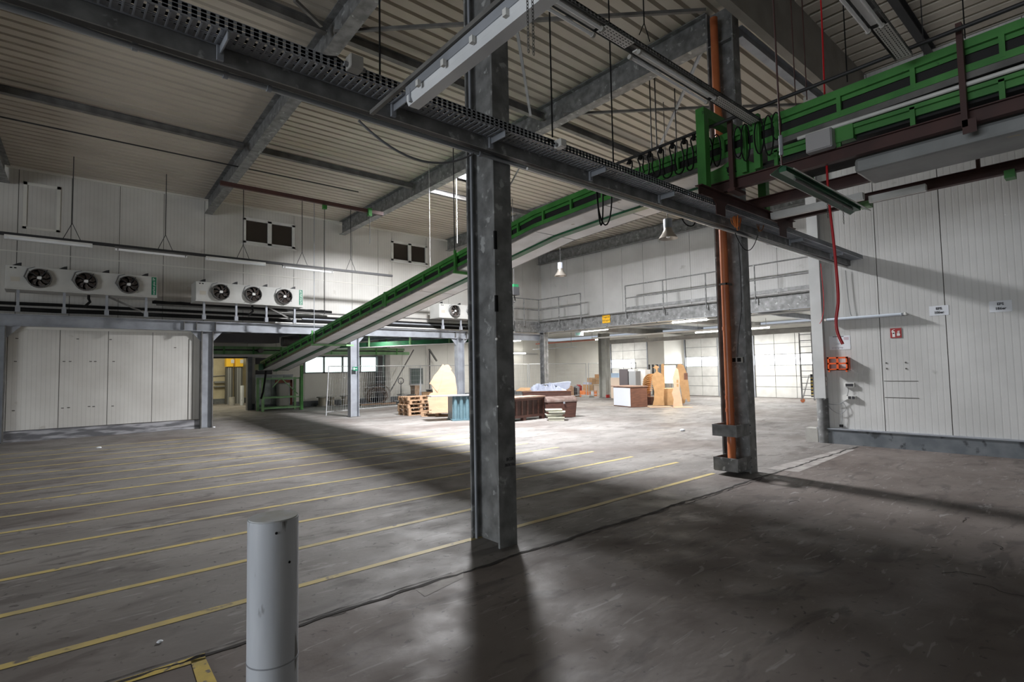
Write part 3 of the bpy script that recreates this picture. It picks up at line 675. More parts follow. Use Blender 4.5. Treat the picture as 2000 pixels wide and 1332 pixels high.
def chain(label, p, L, n, group=None):
    g = MB()
    for i in range(n):
        z = p[2]-L*i/n; r = L/n*.62
        ax = Vector((1, 0, 0)) if i % 2 else Vector((0, 1, 0))
        pts = [Vector((p[0], p[1], z))+ax*(r*.55*math.cos(t))+Vector((0, 0, r*math.sin(t))) for t in [k*2*PI/8 for k in range(9)]]
        g.tube(pts, .0022, 4, False)
    return tag(g.build('hanging_chain', GALVD), label, 'chain', group)
p = at(1030, 0, 'Y', 1.75); q = at(1030, 105, 'Y', 1.75)
chain('left strand of steel chain hanging beside the overhead strip lamp', (p.x, 1.75, p.z+.1), p.z+.1-q.z, 22)
p = at(1040, 0, 'Y', 1.75); chain('right strand of steel chain hanging beside the overhead strip lamp', (p.x, 1.75, p.z+.1), p.z+.1-q.z, 22)
# tray with twin tubes (two rows)
def tube_tray(label, x0, x1, y, z, plates=()):
    g = thing('lamp_tray', label, 'cable tray', ((x0+x1)/2, y, z)); b = MB()
    b.box(x0, x1, y-.07, y+.07, z+.05, z+.053); x = x0
    b.box(x0, x1, y-.07, y-.068, z, z+.02).box(x0, x1, y-.07, y-.068, z+.035, z+.053).box(x0, x1, y+.068, y+.07, z, z+.053)
    while x < x1: b.box(x, x+.03, y-.07, y-.068, z+.01, z+.05); x += .05
    b.build('tray', GALV, g, kind='stuff')
    MB().bar((x0, y, z+.04), (x1, y, z+.04), .03, .02).build('rail', CONCF, g)
    for (pa, pb_) in plates:
        b = MB().box(pa, pb_, y-.075, y+.045, z-.006, z-.002).build('perforated_plate', WHT, g); b = MB(); xx = pa+.02
        while xx < pb_-.03:
            for yy in (-.06, -.035, .0, .025): b.box(xx, xx+.022, y+yy, y+yy+.007, z-.0075, z-.006)
            xx += .045
        b.build('slots', BLK, g, kind='stuff')
    return g
tube_tray('perforated tray with twin tubes between the foreground column and the conveyor', 2.6, 6.95, 3.08, 4.84, [(3.80, 4.22), (5.85, 6.85)])
tube_tray('perforated lamp tray at the upper right behind the conveyor', 3.2, 6.7, 1.42, 4.86, [(5.85, 6.65)])
def twin(label, x0, x1, y, z):
    g = thing('twin_tube_lamp', label, 'lamp', ((x0+x1)/2, y, z))
    for dy in (-.055, .055): MB().tube([(x0, y+dy, z-.05), (x1, y+dy, z-.05)], .016, 10).build('tube', TUBE, g)
    MB().box(x0, x1, y-.03, y+.03, z-.015, z).build('housing', WHT, g)
    for xx in (x0-.02, x1):
        for dy in (-.055, .055): MB().cyl((xx, y+dy, z-.05), .024, .03, 12, 'X').build('socket', CONCF, g)
twin('left pair of unlit fluorescent tubes under the tray right of the foreground column', 2.7, 3.72, 3.06, 4.82)
twin('right pair of unlit fluorescent tubes under the tray near the pipe column', 4.3, 5.72, 3.06, 4.82)
twin('unlit twin fluorescent tubes at the upper right corner above the conveyor', 4.4, 5.72, 1.42, 4.84)
# dark green reflector lamp
gr = thing('reflector_lamp', 'dark green reflector lamp hanging below the conveyor', 'lamp', (6.45, 2.2, 3.6))
gx0, gx1, gy = 5.42, 7.72, 2.18
for s in (-1, 1):
    MB().add([(gx0, gy, 3.66), (gx1, gy, 3.66), (gx1, gy+s*.11, 3.60), (gx0, gy+s*.11, 3.60), (gx0, gy, 3.655), (gx1, gy, 3.655), (gx1, gy+s*.11, 3.595), (gx0, gy+s*.11, 3.595)], [(0, 1, 2, 3), (7, 6, 5, 4), (3, 2, 6, 7), (0, 3, 7, 4), (1, 5, 6, 2)]).build('reflector', GRND, gr)
MB().box(gx0+.02, gx1-.1, gy-.035, gy+.035, 3.60, 3.652).build('housing', GRND, gr)
MB().tube([(gx0+.3, gy, 3.585), (gx1-.3, gy, 3.585)], .013, 8).build('tube', GALVD, gr)
for s in (-1, 1): MB().bar((gx0, gy+s*.112, 3.597), (gx1, gy+s*.112, 3.597), .006, .01).build('edge_strip', WHT, gr)
chain('looped chain dangling from the right half of the dark green lamp', (7.1, gy, 3.62), .28, 14)
chain('short chain hanging beside the looped one on the green lamp', (6.9, gy+.1, 3.60), .2, 10)
p = at(1505, 0, 'Y', 2.2); q = at(1527, 320, 'Y', 2.2)
rodg = thing('hanger_rod', 'threaded rod with a turnbuckle holding the dark green lamp', 'hanger', (q.x, 2.2, 3.66))
MB().tube([(q.x, 2.2, 3.66), (q.x-.05, 2.2, 7.5)], .009, 6).build('rod', BRN, rodg); MB().tube([(q.x, 2.2, 3.78), (q.x, 2.2, 3.98)], .02, 8).build('turnbuckle', GALVL, rodg)
# lamps hung in a row along the left wall
rl = thing('lamp_rail', 'long dark rail of strip lamps hanging in front of the left wall', 'rail', (3, 18.5, 5.3))
MB().box(-12, 9.9, 18.46, 18.54, 5.35, 5.43).build('rail', DARK, rl)
for k, (a, c) in enumerate(((8, 180), (225, 365), (402, 518), (552, 650))):
    x0 = at(a, 470, 'Y', 18.5).x; x1 = at(c, 500, 'Y', 18.5).x
    strip('strip_lamp', '%s strip lamp on the rail in front of the left wall' % ['leftmost', 'second from left', 'third from left', 'rightmost'][k], (x0, 18.5, 5.28), (x1, 18.5, 5.28), .14 if k in (0, 2) else .1, .08, WHT if k in (0, 2) else GALVD, DIFF if k in (0, 2) else TUBE)
for px, py, l in ((140, 230, 'far left'), (323, 270, 'above the gap between the coolers'), (475, 320, 'below the second roof beam'), (590, 330, 'right of the first wall window'), (685, 350, 'behind the green conveyor')):
    p = at(px, 480, 'Y', 18.5); g = thing('hanger_rod', 'thin forked hanger of the lamp rail, '+l, 'hanger', (p.x, 18.5, 5.43))
    MB().tube([(p.x, 18.5, 5.85), (p.x, 18.5, 7.7)], .012, 5).build('rod', DARK, g)
    for s in (-1, 1): MB().tube([(p.x, 18.5, 5.87), (p.x+s*.18, 18.5, 5.43)], .009, 5).build('fork', DARK, g)
# high-bay lamps
def highbay(label, px, py_top, py_bot, X, s=1.0, cable_to=7.7, px_w=28):
    top = at(px, py_top, 'X', X); bot = at(px, py_bot, 'X', X); h = top.z-bot.z
    dist = (Vector((X, bot.y, bot.z))-Vector((0, 0, CAMZ))).length; R = px_w/2*dist/FPX*1.0
    g = thing('high_bay_lamp', label, 'lamp', (X, bot.y, bot.z)); c = (X, bot.y)
    MB().tube([(c[0], c[1], top.z-.0), (c[0], c[1], bot.z+h*.55)], R*.45, 20).build('ballast_housing', GALVL, g)
    prof = [(R*.40, .58), (R*.46, .42), (R*.62, .26), (R*.84, .12), (R, .0)]
    b = MB(); n = 28; vs = []; 
    for (r_, z_) in prof: vs += [(c[0]+r_*math.cos(t*2*PI/n), c[1]+r_*math.sin(t*2*PI/n), bot.z+h*z_) for t in range(n)]
    b.add(vs, [(i*n+t, i*n+(t+1) % n, (i+1)*n+(t+1) % n, (i+1)*n+t) for i in range(len(prof)-1) for t in range(n)], True)
    b.build('reflector', mat('spun_aluminium', (.38, .35, .31), .3, .7), g)
    MB().sphere((c[0], c[1], bot.z+h*.2), R*.3, 12, 8, 1.2).build('bulb', TUBE, g)
    MB().tube([(c[0], c[1], top.z), (c[0], c[1], cable_to)], .008, 5).build('cable', DARK, g)
    return g
highbay('small high-bay lamp above the mezzanine corner', 1095, 513, 539, 14, px_w=24)
highbay('larger high-bay lamp beside the pipe column', 1305, 428, 466, 10.5, px_w=35, cable_to=7.76)
# lit tubes under the mezzanine
for (px, py, X, L, l) in ((1161, 645, 21.5, 1.6, 'lit tube lamp under the mezzanine below the yellow sign'), (1346, 627, 21.2, 1.5, 'lit tube lamp under the mezzanine left of the pipe column'), (1042, 656, 22.5, 1.4, 'lit tube lamp under the mezzanine left of the corner column')):
    p = at(px, py, 'Z', 3.5); 
    g = thing('tube_lamp', l, 'lamp', (p.x, p.y, 3.5))
    MB().box(p.x-.05, p.x+.05, p.y-L/2, p.y+L/2, 3.53, 3.6).build('housing', WHT, g)
    MB().tube([(p.x, p.y-L/2, 3.5), (p.x, p.y+L/2, 3.5)], .04, 8).build('tube', LIT, g)
    area('tube_light', (p.x, p.y, 3.45), .09, 90, (0, 0, -1), (1, .98, .94), sy=L)
    for s in (-1, 1): MB().tube([(p.x, p.y+s*L*.4, 3.6), (p.x, p.y+s*L*.4, 3.95)], .01, 5).build('hanger', GALVD, g)
for (x_, y_, l) in ((26.2, 8.5, 'before the right dock door'), (26.2, 12.2, 'between the right and middle dock doors'), (26.2, 14.6, 'before the middle dock door'), (26.2, 22.0, 'before the left dock door'), (22.0, 25.5, 'in the annex beside the mesh fences'), (17.0, 24.5, 'in the annex behind the foreground column'), (12.0, 22.3, 'in the annex above the conveyor stand')):  # extra tubes added to brighten the dock zone and annex
    g = thing('tube_lamp', 'added lit tube lamp under the ceiling '+l, 'lamp', (x_, y_, 3.5))
    MB().box(x_-.05, x_+.05, y_-.8, y_+.8, 3.53, 3.58).build('housing', WHT, g); MB().tube([(x_, y_-.75, 3.5), (x_, y_+.75, 3.5)], .035, 8).build('tube', LIT, g)
    for s_ in (-1, 1): MB().tube([(x_, y_+s_*.6, 3.58), (x_, y_+s_*.6, 3.95 if x_ > 19 else 3.65)], .01, 5).build('hanger', GALVD, g)
    area('tube_light', (x_, y_, 3.455), .09, (50 if y_ < 10 else 85) if x_ > 18 else 45, (0, 0, -1), (1, .98, .94), sy=1.5)
p0 = at(1003, 690, 'Y', 27.9); p1 = at(1026, 690, 'Y', 27.9)
g = thing('tube_lamp', 'lit tube lamp on the far wall just right of the foreground column', 'lamp', (p0.x, 27.9, p0.z))
MB().box(p0.x-1, p1.x, 27.95, 28.1, p0.z-.05, p0.z+.05).build('housing', WHT, g); MB().tube([(p0.x-1, 27.9, p0.z), (p1.x, 27.9, p0.z)], .05, 8).build('tube', LIT, g)
MB().box(p1.x, p1.x+1.3, 28.0, 28.1, p0.z-.05, p0.z-.01).build('rail', GREYM, g)
# wall tube lamp
p0 = at(1612, 625, 'X', 12.62); p1 = at(1768, 613, 'X', 12.62)
g = thing('tube_lamp', 'unlit white tube lamp mounted on the right wall above the orange rack', 'lamp', (12.62, p0.y, p0.z))
MB().bar((12.70, p0.y, p0.z), (12.70, p1.y, p1.z), .06, .05).build('housing', GREYM, g)
MB().tube([(12.63, p0.y-.03, p0.z), (12.63, p1.y+.06, p1.z)], .03, 12).build('tube', mat('grey_white_tube', (.60, .66, .74), .3), g)
for q in (p0, p1): MB().cyl((12.60, q.y, q.z), .02, .15, 10, 'X').sphere((12.63, q.y, q.z), .03, 10, 6).build('end_cap', WHT, g)

# ================================================================== GREEN CONVEYOR (along Y, X 7.0 .. 8.2)
cv = thing('conveyor', 'long green belt conveyor bending down from the ceiling to the annex', 'conveyor', (7.6, 10, 4.3))
path = [(-7, 4.62), (1.0, 4.56), (5.9, 4.43), (7.43, 4.353), (9.67, 4.04), (25.2, 1.86)]
XL, XRr, XMd = 7.0, 8.2, 7.62
def zp(y):
    for (a, za), (b_, zb) in zip(path, path[1:]):
        if y <= b_: return za+(zb-za)*(y-a)/(b_-a)
    return path[-1][1]
def lengthwise(b, x0, x1, z0, z1, y0=None, y1=None):
    ys = [y0 if y0 is not None else path[0][0]]+[p_[0] for p_ in path[1:-1] if (y0 is None or p_[0] > y0) and (y1 is None or p_[0] < y1)]+[y1 if y1 is not None else path[-1][0]]
    vs = []
    for y in ys: vs += [(x0, y, zp(y)+z0), (x1, y, zp(y)+z0), (x1, y, zp(y)+z1), (x0, y, zp(y)+z1)]
    n = len(ys)
    f = [(4*i+k, 4*i+(k+1) % 4, 4*i+4+(k+1) % 4, 4*i+4+k) for i in range(n-1) for k in range(4)]+[(3, 2, 1, 0), (4*n-4, 4*n-3, 4*n-2, 4*n-1)]
    return b.add(vs, [q[::-1] for q in f])
for xx, s in ((XL, 1), (XRr, -1)):
    lengthwise(MB(), xx, xx+s*.06, .32, .41).build('top_rail', GRN, cv)
    lengthwise(MB(), xx+s*.045, xx+s*.055, .27, .33).build('side_web', GRN, cv)
    lengthwise(MB(), xx, xx+s*.06, .07, .145).build('lower_rail', GRN, cv)
    lengthwise(MB(), xx+s*.01, xx+s*.05, 0, .07).build('side_channel', GALVD, cv)
lengthwise(MB(), XL+.07, XRr-.07, .17, .34).build('belt', BELT, cv)  # made deep as a black fill for the dark gap between the rails
lengthwise(MB(), XL+.06, XRr-.06, .012, .17).build('belt_bed', DARK, cv)
lengthwise(MB(), XMd-.07, XMd+.09, -.035, .10).build('centre_beam', GRND, cv)
y = -6.5
while y < 25:
    for xx, s in ((XL, 1), (XRr, -1)):
        MB().bar((xx+s*.02, y, zp(y)+.1), (xx+s*.02, y, zp(y)+.36), .045, .045).build('post', GRN, cv)
    y += .72
for y in (8.2, 13.5): MB().box(XL-.015, XL+.05, y-.07, y+.07, zp(y)+.02, zp(y)+.42).build('joint_plate', GRN, cv)
y = 3.5; ycuts = [3.5, 5.7, 7.43, 9.67, 11.8, 14.0, 16.2, 18.4, 20.6, 22.8, 25.0]
for y0, y1_ in zip(ycuts, ycuts[1:]):
    for (x0, x1) in ((XL+.05, XMd-.08), (XMd+.10, XRr-.04)):
        lengthwise(MB(), x0, x1, .0, .012, y0+.012, y1_-.012).build('underside_sheet', SHEET, cv)
y = 14.5; b = MB()
while y < 22: b.box(XL-.004, XL+.01, y, y+.06, zp(y)+.0, zp(y)+.06); y += .13
b.build('rack_teeth', SYEL if False else mat('rack_olive', (.16, .15, .06), .6), cv, kind='stuff')
for y in (10.0, 18.8):
    z = zp(y); MB().bar((XL-.1, y, z-.05), (XRr+.25, y, z-.05), .07, .06).build('cross_bar', GRN if y < 12 else GRNL, cv)
    MB().bar((XL-.06, y, z-.05), (XL-.06, y, z+.45), .05, .05).build('hanger_leg', GRN, cv)
MB().box(XL-.25, XL-.05, 24.5, 25.1, 1.9, 2.15).build('motor_cover', GRND, cv)
MB().tube([(XL-.06, 25.25, 1.95), (XRr+.06, 25.25, 1.95)], .09, 14).build('end_roller', GALVL, cv)
for (x_, y, l) in ((6.93, 18.6, 'thin rod carrying the sloping conveyor near the left wall'), (6.93, 10.0, 'dark rod carrying the sloping conveyor left of the foreground column'), (8.35, 10.6, 'pale rod carrying the sloping conveyor at the skylight')):
    rod('hanger_rod', (x_, y, zp(y)), (x_, y, 7.7), .013, DARK if 'dark' in l else GALVL, l, 'hanger')
# lower conveyor on red-brown rails
c3 = thing('lower_conveyor', 'shorter green conveyor lying on red-brown beams at the upper right', 'conveyor', (7.6, -1, 4.25))
YE = 3.9
for xx, s in ((XL, 1), (XRr, -1)):
    MB().box(xx, xx+s*.06, -7, YE-.9, 4.425, 4.47).build('top_rail', GRN, c3)
    MB().box(xx+s*.04, xx+s*.055, -7, YE-.9, 4.355, 4.43).build('side_web', GRN, c3)
    y = -6.5
    while y < YE-1: MB().box(xx+s*.0, xx+s*.045, y, y+.045, 4.25, 4.45).build('post', GRN, c3); y += .72
MB().box(XL+.1, XRr-.1, -7, YE-.8, 4.33, 4.36).build('belt', BELT, c3)
MB().prism([(YE-.05, 4.25), (YE-.75, 4.25), (YE-.8, 4.33), (YE-.62, 4.45), (YE-.45, 4.52), (YE-.28, 4.45), (YE-.05, 4.42)], (XL, 0, 0), (0, 1, 0), (0, 0, 1), (.03, 0, 0)).build('bearing_plate', GRN, c3)
MB().cyl((XL-.03, YE-.43, 4.37), .055, .04, 16, 'X').build('bearing', BLK, c3)
for i in range(4): a_ = i*PI/2+.6; MB().cyl((XL-.02, YE-.43+.075*math.cos(a_), 4.37+.075*math.sin(a_)), .009, .02, 6, 'X').build('bolt', DARK, c3)
MB().tube([(XL-.02, -7, 4.497), (XL-.02, 2.6, 4.497)], .024, 10).build('white_pipe', WHT, c3)
MB().box(XL+.12, XRr-.42, -7, 2.05, 3.93, 4.10).build('belly_pan', mat('stained_zinc', (.28, .29, .29), .5, .2, c2=(.20, .21, .21), scale=2, c3=(.35, .30, .18), s3=4, t3=.66), c3, bevel=.04)
MB().box(XL-.02, XL+.09, 2.0, 2.35, 4.30, 4.5).build('bracket', GRN, c3)
# green portal frame
pf = thing('portal_frame', 'bright green portal frame standing on the brown cross beam', 'frame', (6.56, 3.63, 4.08))
MB().box(6.50, 6.62, 3.57, 3.69, 4.08, 5.14).build('post', GRN, pf)
MB().bar((6.62, 3.63, 5.08), (8.3, 3.63, 5.08), .12, .12).build('top_beam', GRN, pf)
MB().box(8.26, 8.38, 3.57, 3.69, 4.08, 5.14).build('post', GRN, pf)
MB().box(6.93, 7.0, 3.05, 3.13, 4.26, 4.98).build('side_post', GRN, pf); MB().box(6.93, 7.0, 3.23, 3.30, 4.26, 4.9).build('side_post', GRN, pf)
# brown beams
cb = ibeam('cross_beam', 'red-brown cross beam with a pale underside resting across the cable tray', (6.40, 3.63, 3.94), (9.35, 3.63, 3.94), .10, .14, .012, BRN)
MB().box(6.42, 9.3, 3.58, 3.68, 3.934, 3.94).build('pale_underside', mat('pale_beam_underside', (.34, .30, .29), .6, c2=(.22, .15, .14), scale=3), cb)  # thin sheet, paler than the beam, along its underside
for xx in (at(1408, 420, 'Y', 3.58).x, at(1530, 460, 'Y', 3.58).x): MB().prism([(xx-.2, 3.94), (xx+.2, 3.94), (xx+.12, 3.88), (xx+.12, 3.74), (xx-.12, 3.74), (xx-.12, 3.88)], (0, 3.575, 0), (1, 0, 0), (0, 0, 1), (0, .012, 0)).build('saddle_plate', BRN, cb)
for (x_, z_, l) in ((7.05, 4.1, 'left red-brown rail under the conveyor, nearest the camera'), (8.12, 4.08, 'middle red-brown rail under the conveyor'), (9.15, 4.06, 'right red-brown rail nearest the right wall')):
    ibeam('support_rail', l, (x_, 3.95, z_), (x_, -7, z_), .09, .15, .012, BRN)
g = thing('hanger_post', 'dark brown upright hanger clamped to the left rail at the upper right', 'hanger', (6.95, 1.0, 4.05))
p = at(1885, 240, 'X', 6.93); q = at(1876, 45, 'X', 6.93)
MB().box(6.90, 6.98, p.y-.025, p.y+.025, p.z-.05, q.z).build('angle_post', BRN, g); MB().box(6.9, 6.915, p.y-.09, p.y+.02, p.z-.12, p.z+.02).build('foot_plate', BRN, g)
p = at(1364, 215, 'X', 6.93); g = thing('hanger_post', 'dark brown upright just right of the bright green portal', 'hanger', (6.9, 3.45, 4.05))
MB().box(6.90, 6.95, 3.40, 3.46, 4.08, 5.02).build('angle_post', BRN, g); MB().box(6.88, 7.2, 3.38, 3.48, 4.04, 4.08).build('foot_plate', BRN, g)
b = MB().box(9.12, 9.18, 1.2, 1.24, 4.2, 4.7).build('hanger_post', BRN); tag(b, 'short dark hanger above the right rail', 'hanger')
p = at(1972, 330, 'X', 9.1); tag(MB().box(9.04, 9.2, p.y-.05, p.y+.05, 3.98, 4.08).build('rail_clamp', GRN), 'small green clamp under the right rail near the picture edge', 'clamp')
p = at(1690, 400, 'X', 9.1); tag(MB().box(9.04, 9.2, p.y-.07, p.y+.07, 4.0, 4.08).build('rail_clamp', GRNL), 'pale green clamp under the right rail behind the green lamp', 'clamp')
# festoon rail and its cable loops
fr = thing('festoon_rail', 'dark round rail above the conveyor that carries hanging cable loops', 'rail', (6.8, 0, 4.9))
ra, rb = at(1196, 323, 'X', 6.8), at(1990, 10, 'X', 6.8); rc = lerp(ra, rb, (ra.y+7)/(ra.y-rb.y))
MB().tube([ra, rc], .022, 10).build('rail', DARK, fr)
pos = ['leftmost', 'second from left', 'third from left', 'fourth from left', 'fifth from left', 'sixth from left', 'last before the green portal']
trol = [at(px, 5, 'X', 6.8).y for px in (1229.5, 1251, 1269, 1290, 1313, 1336, 1355, 1372)]
trol = [at(px, py, 'X', 6.8) for px, py in ((1229.5, 317), (1251, 308), (1269, 303), (1290, 295), (1313, 286), (1336, 277), (1355, 270), (1373, 262))]
for k in range(7):
    c = trol[k]; d = trol[k+1]; g = thing('cable_loop', 'black festoon cable loop on its trolley, '+pos[k], 'cable', (6.8, c.y, c.z))
    dep = [.24, .30, .36, .42, .42, .42, .36][k]; w = .05; rail_z = ra.z+(rb.z-ra.z)*(ra.y-c.y)/(ra.y-rb.y)
    MB().box(6.782, 6.818, c.y-.02, c.y+.02, c.z-.03, rail_z).build('trolley', BLK, g)
    pts = [Vector((6.8, c.y+w*math.cos(t), c.z-.02+.045*math.sin(t))) for t in [PI*i/6 for i in range(7)]]
    y1_ = c.y-w; y2_ = d.y+w
    dn = [Vector((6.8, y1_-.01+.03*(1-abs(1-2*i/5)), c.z-.05-(dep-.1)*i/5)) for i in range(1, 6)]
    ym_ = (dn[-1].y+y2_)/2; rr = abs(dn[-1].y-y2_)/2+.03; zb_ = dn[-1].z
    u_ = [Vector((6.8, ym_+(rr)*math.cos(t), zb_-.07*math.sin(t))) for t in [PI*i/6 for i in range(7)]]
    up = [Vector((6.8, lerp(u_[-1], (6.8, y2_, d.z-.02), i/4).y-.02*(1-abs(1-2*i/4)), lerp(u_[-1], (6.8, y2_, d.z-.02), i/4).z)) for i in range(1, 5)]
    MB().tube(pts+dn+u_+up, .011, 6).build('cable', BLK, g)
for k, y in enumerate([3.72, 3.6, 3.3, 3.2, 3.02, 2.9, 2.8]):
    z = 4.87; w = .06; dep = [.42, .45, .42, .5, .46, .52, .35][k]
    pts = [Vector((6.86, y+w*math.cos(t), z-dep/2+dep/2*math.sin(t))) for t in [2*PI*i/16 for i in range(17)]]
    tag(MB().tube(pts, .009, 6).build('cable_loop', BLK), 'black cable loop bunched between the green portal and the next green post, %s' % ['first', 'second', 'third', 'fourth', 'fifth', 'sixth', 'seventh'][k], 'cable')
# loops hanging below the long beam
for (px, w, dep, l) in ((1172, .05, .42, 'narrow black cable loop hanging under the conduit'), (1180, .14, .42, 'wide black cable loop hanging under the conduit'), (1345, .18, .12, 'shallow cable loop hanging left of the pipe column')):
    p = at(px, 372 if px < 1300 else 425, 'Y', 4.05); pts = [p+Vector((w*math.cos(t), 0, -dep*math.sin(t) if True else 0)) for t in [PI*i/12 for i in range(13)]]
    tag(MB().tube(pts, .009, 6).build('cable_loop', BLK), l, 'cable')
# control box on the brown rail
p = at(1605, 272, 'X', 6.9); g = thing('control_box', 'grey control box mounted on the conveyor behind the red hose', 'box', (6.9, p.y, p.z-.13))
MB().box(6.86, 6.98, p.y-.12, p.y+.17, p.z-.13, p.z+.10).build('enclosure', mat('grey_plastic', (.36, .36, .37), .5), g, bevel=.012); MB().box(6.845, 6.86, p.y-.11, p.y+.16, p.z-.12, p.z+.09).build('lid', mat('grey_plastic_lid', (.42, .41, .42), .5), g, bevel=.006)
# white strip lamps between the brown rails
strip('strip_lamp', 'grimy white strip lamp under the middle brown rail', (8.5, 3.6, 3.98), (8.5, 2.35, 3.98), .10, .08, WHT, WHT)
g = strip('strip_lamp', 'short white strip lamp behind the dark green lamp', (8.75, 2.35, 3.98), (8.75, 1.7, 3.98), .09, .07, WHT, WHT)
MB().bar((8.75, 2.0, 4.04), (9.13, 2.0, 4.075), .03, .01).build('mounting_arm', GALVD, g)
# orange cable coils
def coil(label, c, r, n, m, seed, axis='Y'):
    rnd = random.Random(seed); b = MB()
    for k in range(n):
        rr = r*rnd.uniform(.75, 1.15); tx = rnd.uniform(-.4, .4); o = Vector((rnd.uniform(-.03, .03), rnd.uniform(-.03, .03), rnd.uniform(-.02, .02)))
        pts = []
        for i in range(17):
            t = 2*PI*i/16; v = Vector((rr*.6*math.cos(t), tx*rr*math.cos(t), rr*math.sin(t)))
            pts.append(Vector(c)+o+v-Vector((0, 0, rr)))
        b.tube(pts, .006, 5)
    return tag(b.build('cable_coil', m), label, 'cable')
p = at(1438, 415, 'Y', 3.70); coil('tangled orange cable coil hanging in front of the pipe column', p, .11, 9, CABO, 2)
p = at(1482, 425, 'Y', 3.70); coil('thin brown cable loop right of the orange coil', p, .11, 3, mat('brown_cable', (.2, .09, .04), .5), 4)
p0 = at(1436, 455, 'Y', 3.78); p1 = at(1480, 460, 'Y', 3.78); tag(MB().tube(sag(p0, p1, .25, 14), .006, 5).build('loose_cable', BLK), 'thin black cable sagging below the orange coil', 'cable')

# ================================================================== DRAIN PIPE, GUARDS, SOCKET ON THE PIPE COLUMN
dp = thing('drain_pipe', 'orange plastic drain pipe running down the right tall column', 'pipe', (8.28, 4.30, 0))
px_ = 8.27
MB().tube([(px_+.02, 4.31, 7.5), (px_+.02, 4.31, 6.3), (px_, 4.29, 6.0), (px_, 4.29, .52)], .062, 18).build('pipe', ORG, dp)
for z in (5.8, 5.0, 2.30, 1.19, .99): MB().tube([(px_, 4.29, z-.03), (px_, 4.29, z+.03)], .07, 18).build('coupling', ORG, dp)
MB().tube([(px_, 4.29, .54), (px_-.01, 4.28, .42), (px_-.10, 4.24, .27), (px_-.15, 4.21, .17)], [.066, .066, .062, .06], 18).build('elbow', ORG, dp)
for z in (5.4, 3.0): MB().box(px_-.08, px_+.1, 4.22, 4.24, z, z+.03).box(px_-.08, px_-.07, 4.22, 4.36, z, z+.03).build('pipe_clamp', GALVD, dp)
for (z0, z1, l, sgn) in ((.60, .78, 'upper steel guard bracket around the orange drain pipe', 1), (.07, .27, 'lower steel guard tray at the foot of the orange drain pipe', 0)):
    g = thing('pipe_guard', l, 'bracket', (8.05, 4.25, z0)); t = .012
    MB().box(7.98, 8.0-.008, 4.06, 4.44, z0, z1).build('front_plate', GALV, g)
    MB().box(7.98, 8.42, 4.05, 4.06, z0, z1).box(8.3, 8.44, 4.045, 4.055, z0+.0, z1).build('side_plate', GALV, g)
    MB().box(7.98, 8.40, 4.44, 4.45, z0, z1).build('side_plate', GALV, g)
    for (yy, zz) in ((4.04, z0+.03), (4.04, z1-.03)): MB().cyl((8.40, yy-.005, zz), .01, .012, 8, 'Y').build('bolt', DARK, g)
    if sgn == 0: MB().box(7.99, 8.37, 4.06, 4.44, z0-.01, z0).build('tray_bottom', GALVD, g)
sp = at(1437, 703, 'X', 8.47); g = thing('wall_socket', 'twin socket plate on the pipe column', 'socket', (8.46, sp.y, sp.z-.04))
MB().box(8.44, 8.475, 4.13, 4.33, sp.z-.045, sp.z+.045).build('plate', CONCF, g)
for y in (4.16, 4.25): MB().box(8.43, 8.44, y, y+.06, sp.z-.032, sp.z+.032).build('socket_insert', BLK, g)
tag(MB().tube([(8.46, 4.14, 3.7), (8.455, 4.12, 3.2), (8.46, 4.13, 2.6), (8.455, 4.2, 2.2), (8.46, 4.24, sp.z+.04)], .006, 5).build('loose_cable', GRYC), 'thin cable dropping to the socket on the pipe column', 'cable')
tag(MB().tube([(3.53, 4.16, 3.9), (3.53, 4.16, 3.2), (3.535, 4.15, 2.4)], .008, 6).build('orange_cable', CABO), 'orange cable along the right side of the foreground column', 'cable')
p = at(1018, 300, 'Y', 3.98); tag(MB().tube([p+Vector((-.08, 0, .03)), p+Vector((0, 0, 0)), p+Vector((.02, .05, -.12)), p+Vector((-.05, .12, -.3))], .008, 6).build('loose_cable', WHT), 'short white cable curling off the conduit at the foreground column', 'cable')

# ================================================================== THINGS ON THE RIGHT WALL
def onwall(px, py): return at(px, py, 'X', XR)
def wallbox(name, label, cat, px0, py0, px1, py1, d, m, part='plate', bevel=0):
    a = onwall(px0, (py0+py1)/2); c = onwall(px1, (py0+py1)/2); t = onwall((px0+px1)/2, py0).z; bt = onwall((px0+px1)/2, py1).z
    g = thing(name, label, cat, (XR-d, (a.y+c.y)/2, bt))
    MB().box(XR-d, XR-.001, c.y, a.y, bt, t).build(part, m, g, bevel=bevel)
    return g, a.y, c.y, bt, t
g, a, c, b0, b1 = wallbox('notice_sheet', 'white paper notice reading EPS 106er', 'notice', 1815, 597, 1853, 616, .004, PAPER, 'sheet')
text('lettering', 'EPS', .062, (XR-.008, (a+c)/2, b0+(b1-b0)*.70), (0, -1, 0), (0, 0, 1), INK, g, bold=.002); text('lettering', '106er', .062, (XR-.008, (a+c)/2, b0+(b1-b0)*.30), (0, -1, 0), (0, 0, 1), INK, g, bold=.002)
g, a, c, b0, b1 = wallbox('notice_sheet', 'white paper notice reading EPS 186er', 'notice', 1932, 587, 1977, 609, .004, PAPER, 'sheet')
text('lettering', 'EPS', .062, (XR-.008, (a+c)/2, b0+(b1-b0)*.70), (0, -1, 0), (0, 0, 1), INK, g, bold=.002); text('lettering', '186er', .062, (XR-.008, (a+c)/2, b0+(b1-b0)*.30), (0, -1, 0), (0, 0, 1), INK, g, bold=.002)
g, a, c, b0, b1 = wallbox('fire_extinguisher_sign', 'red fire extinguisher sign on the right wall', 'sign', 1739, 641, 1761, 660, .01, REDS, 'sign_plate')
u = (a-c)/20; v = (b1-b0)/20; Y0 = a
def P2(pts): return [(x_*u, y_*v) for x_, y_ in pts]
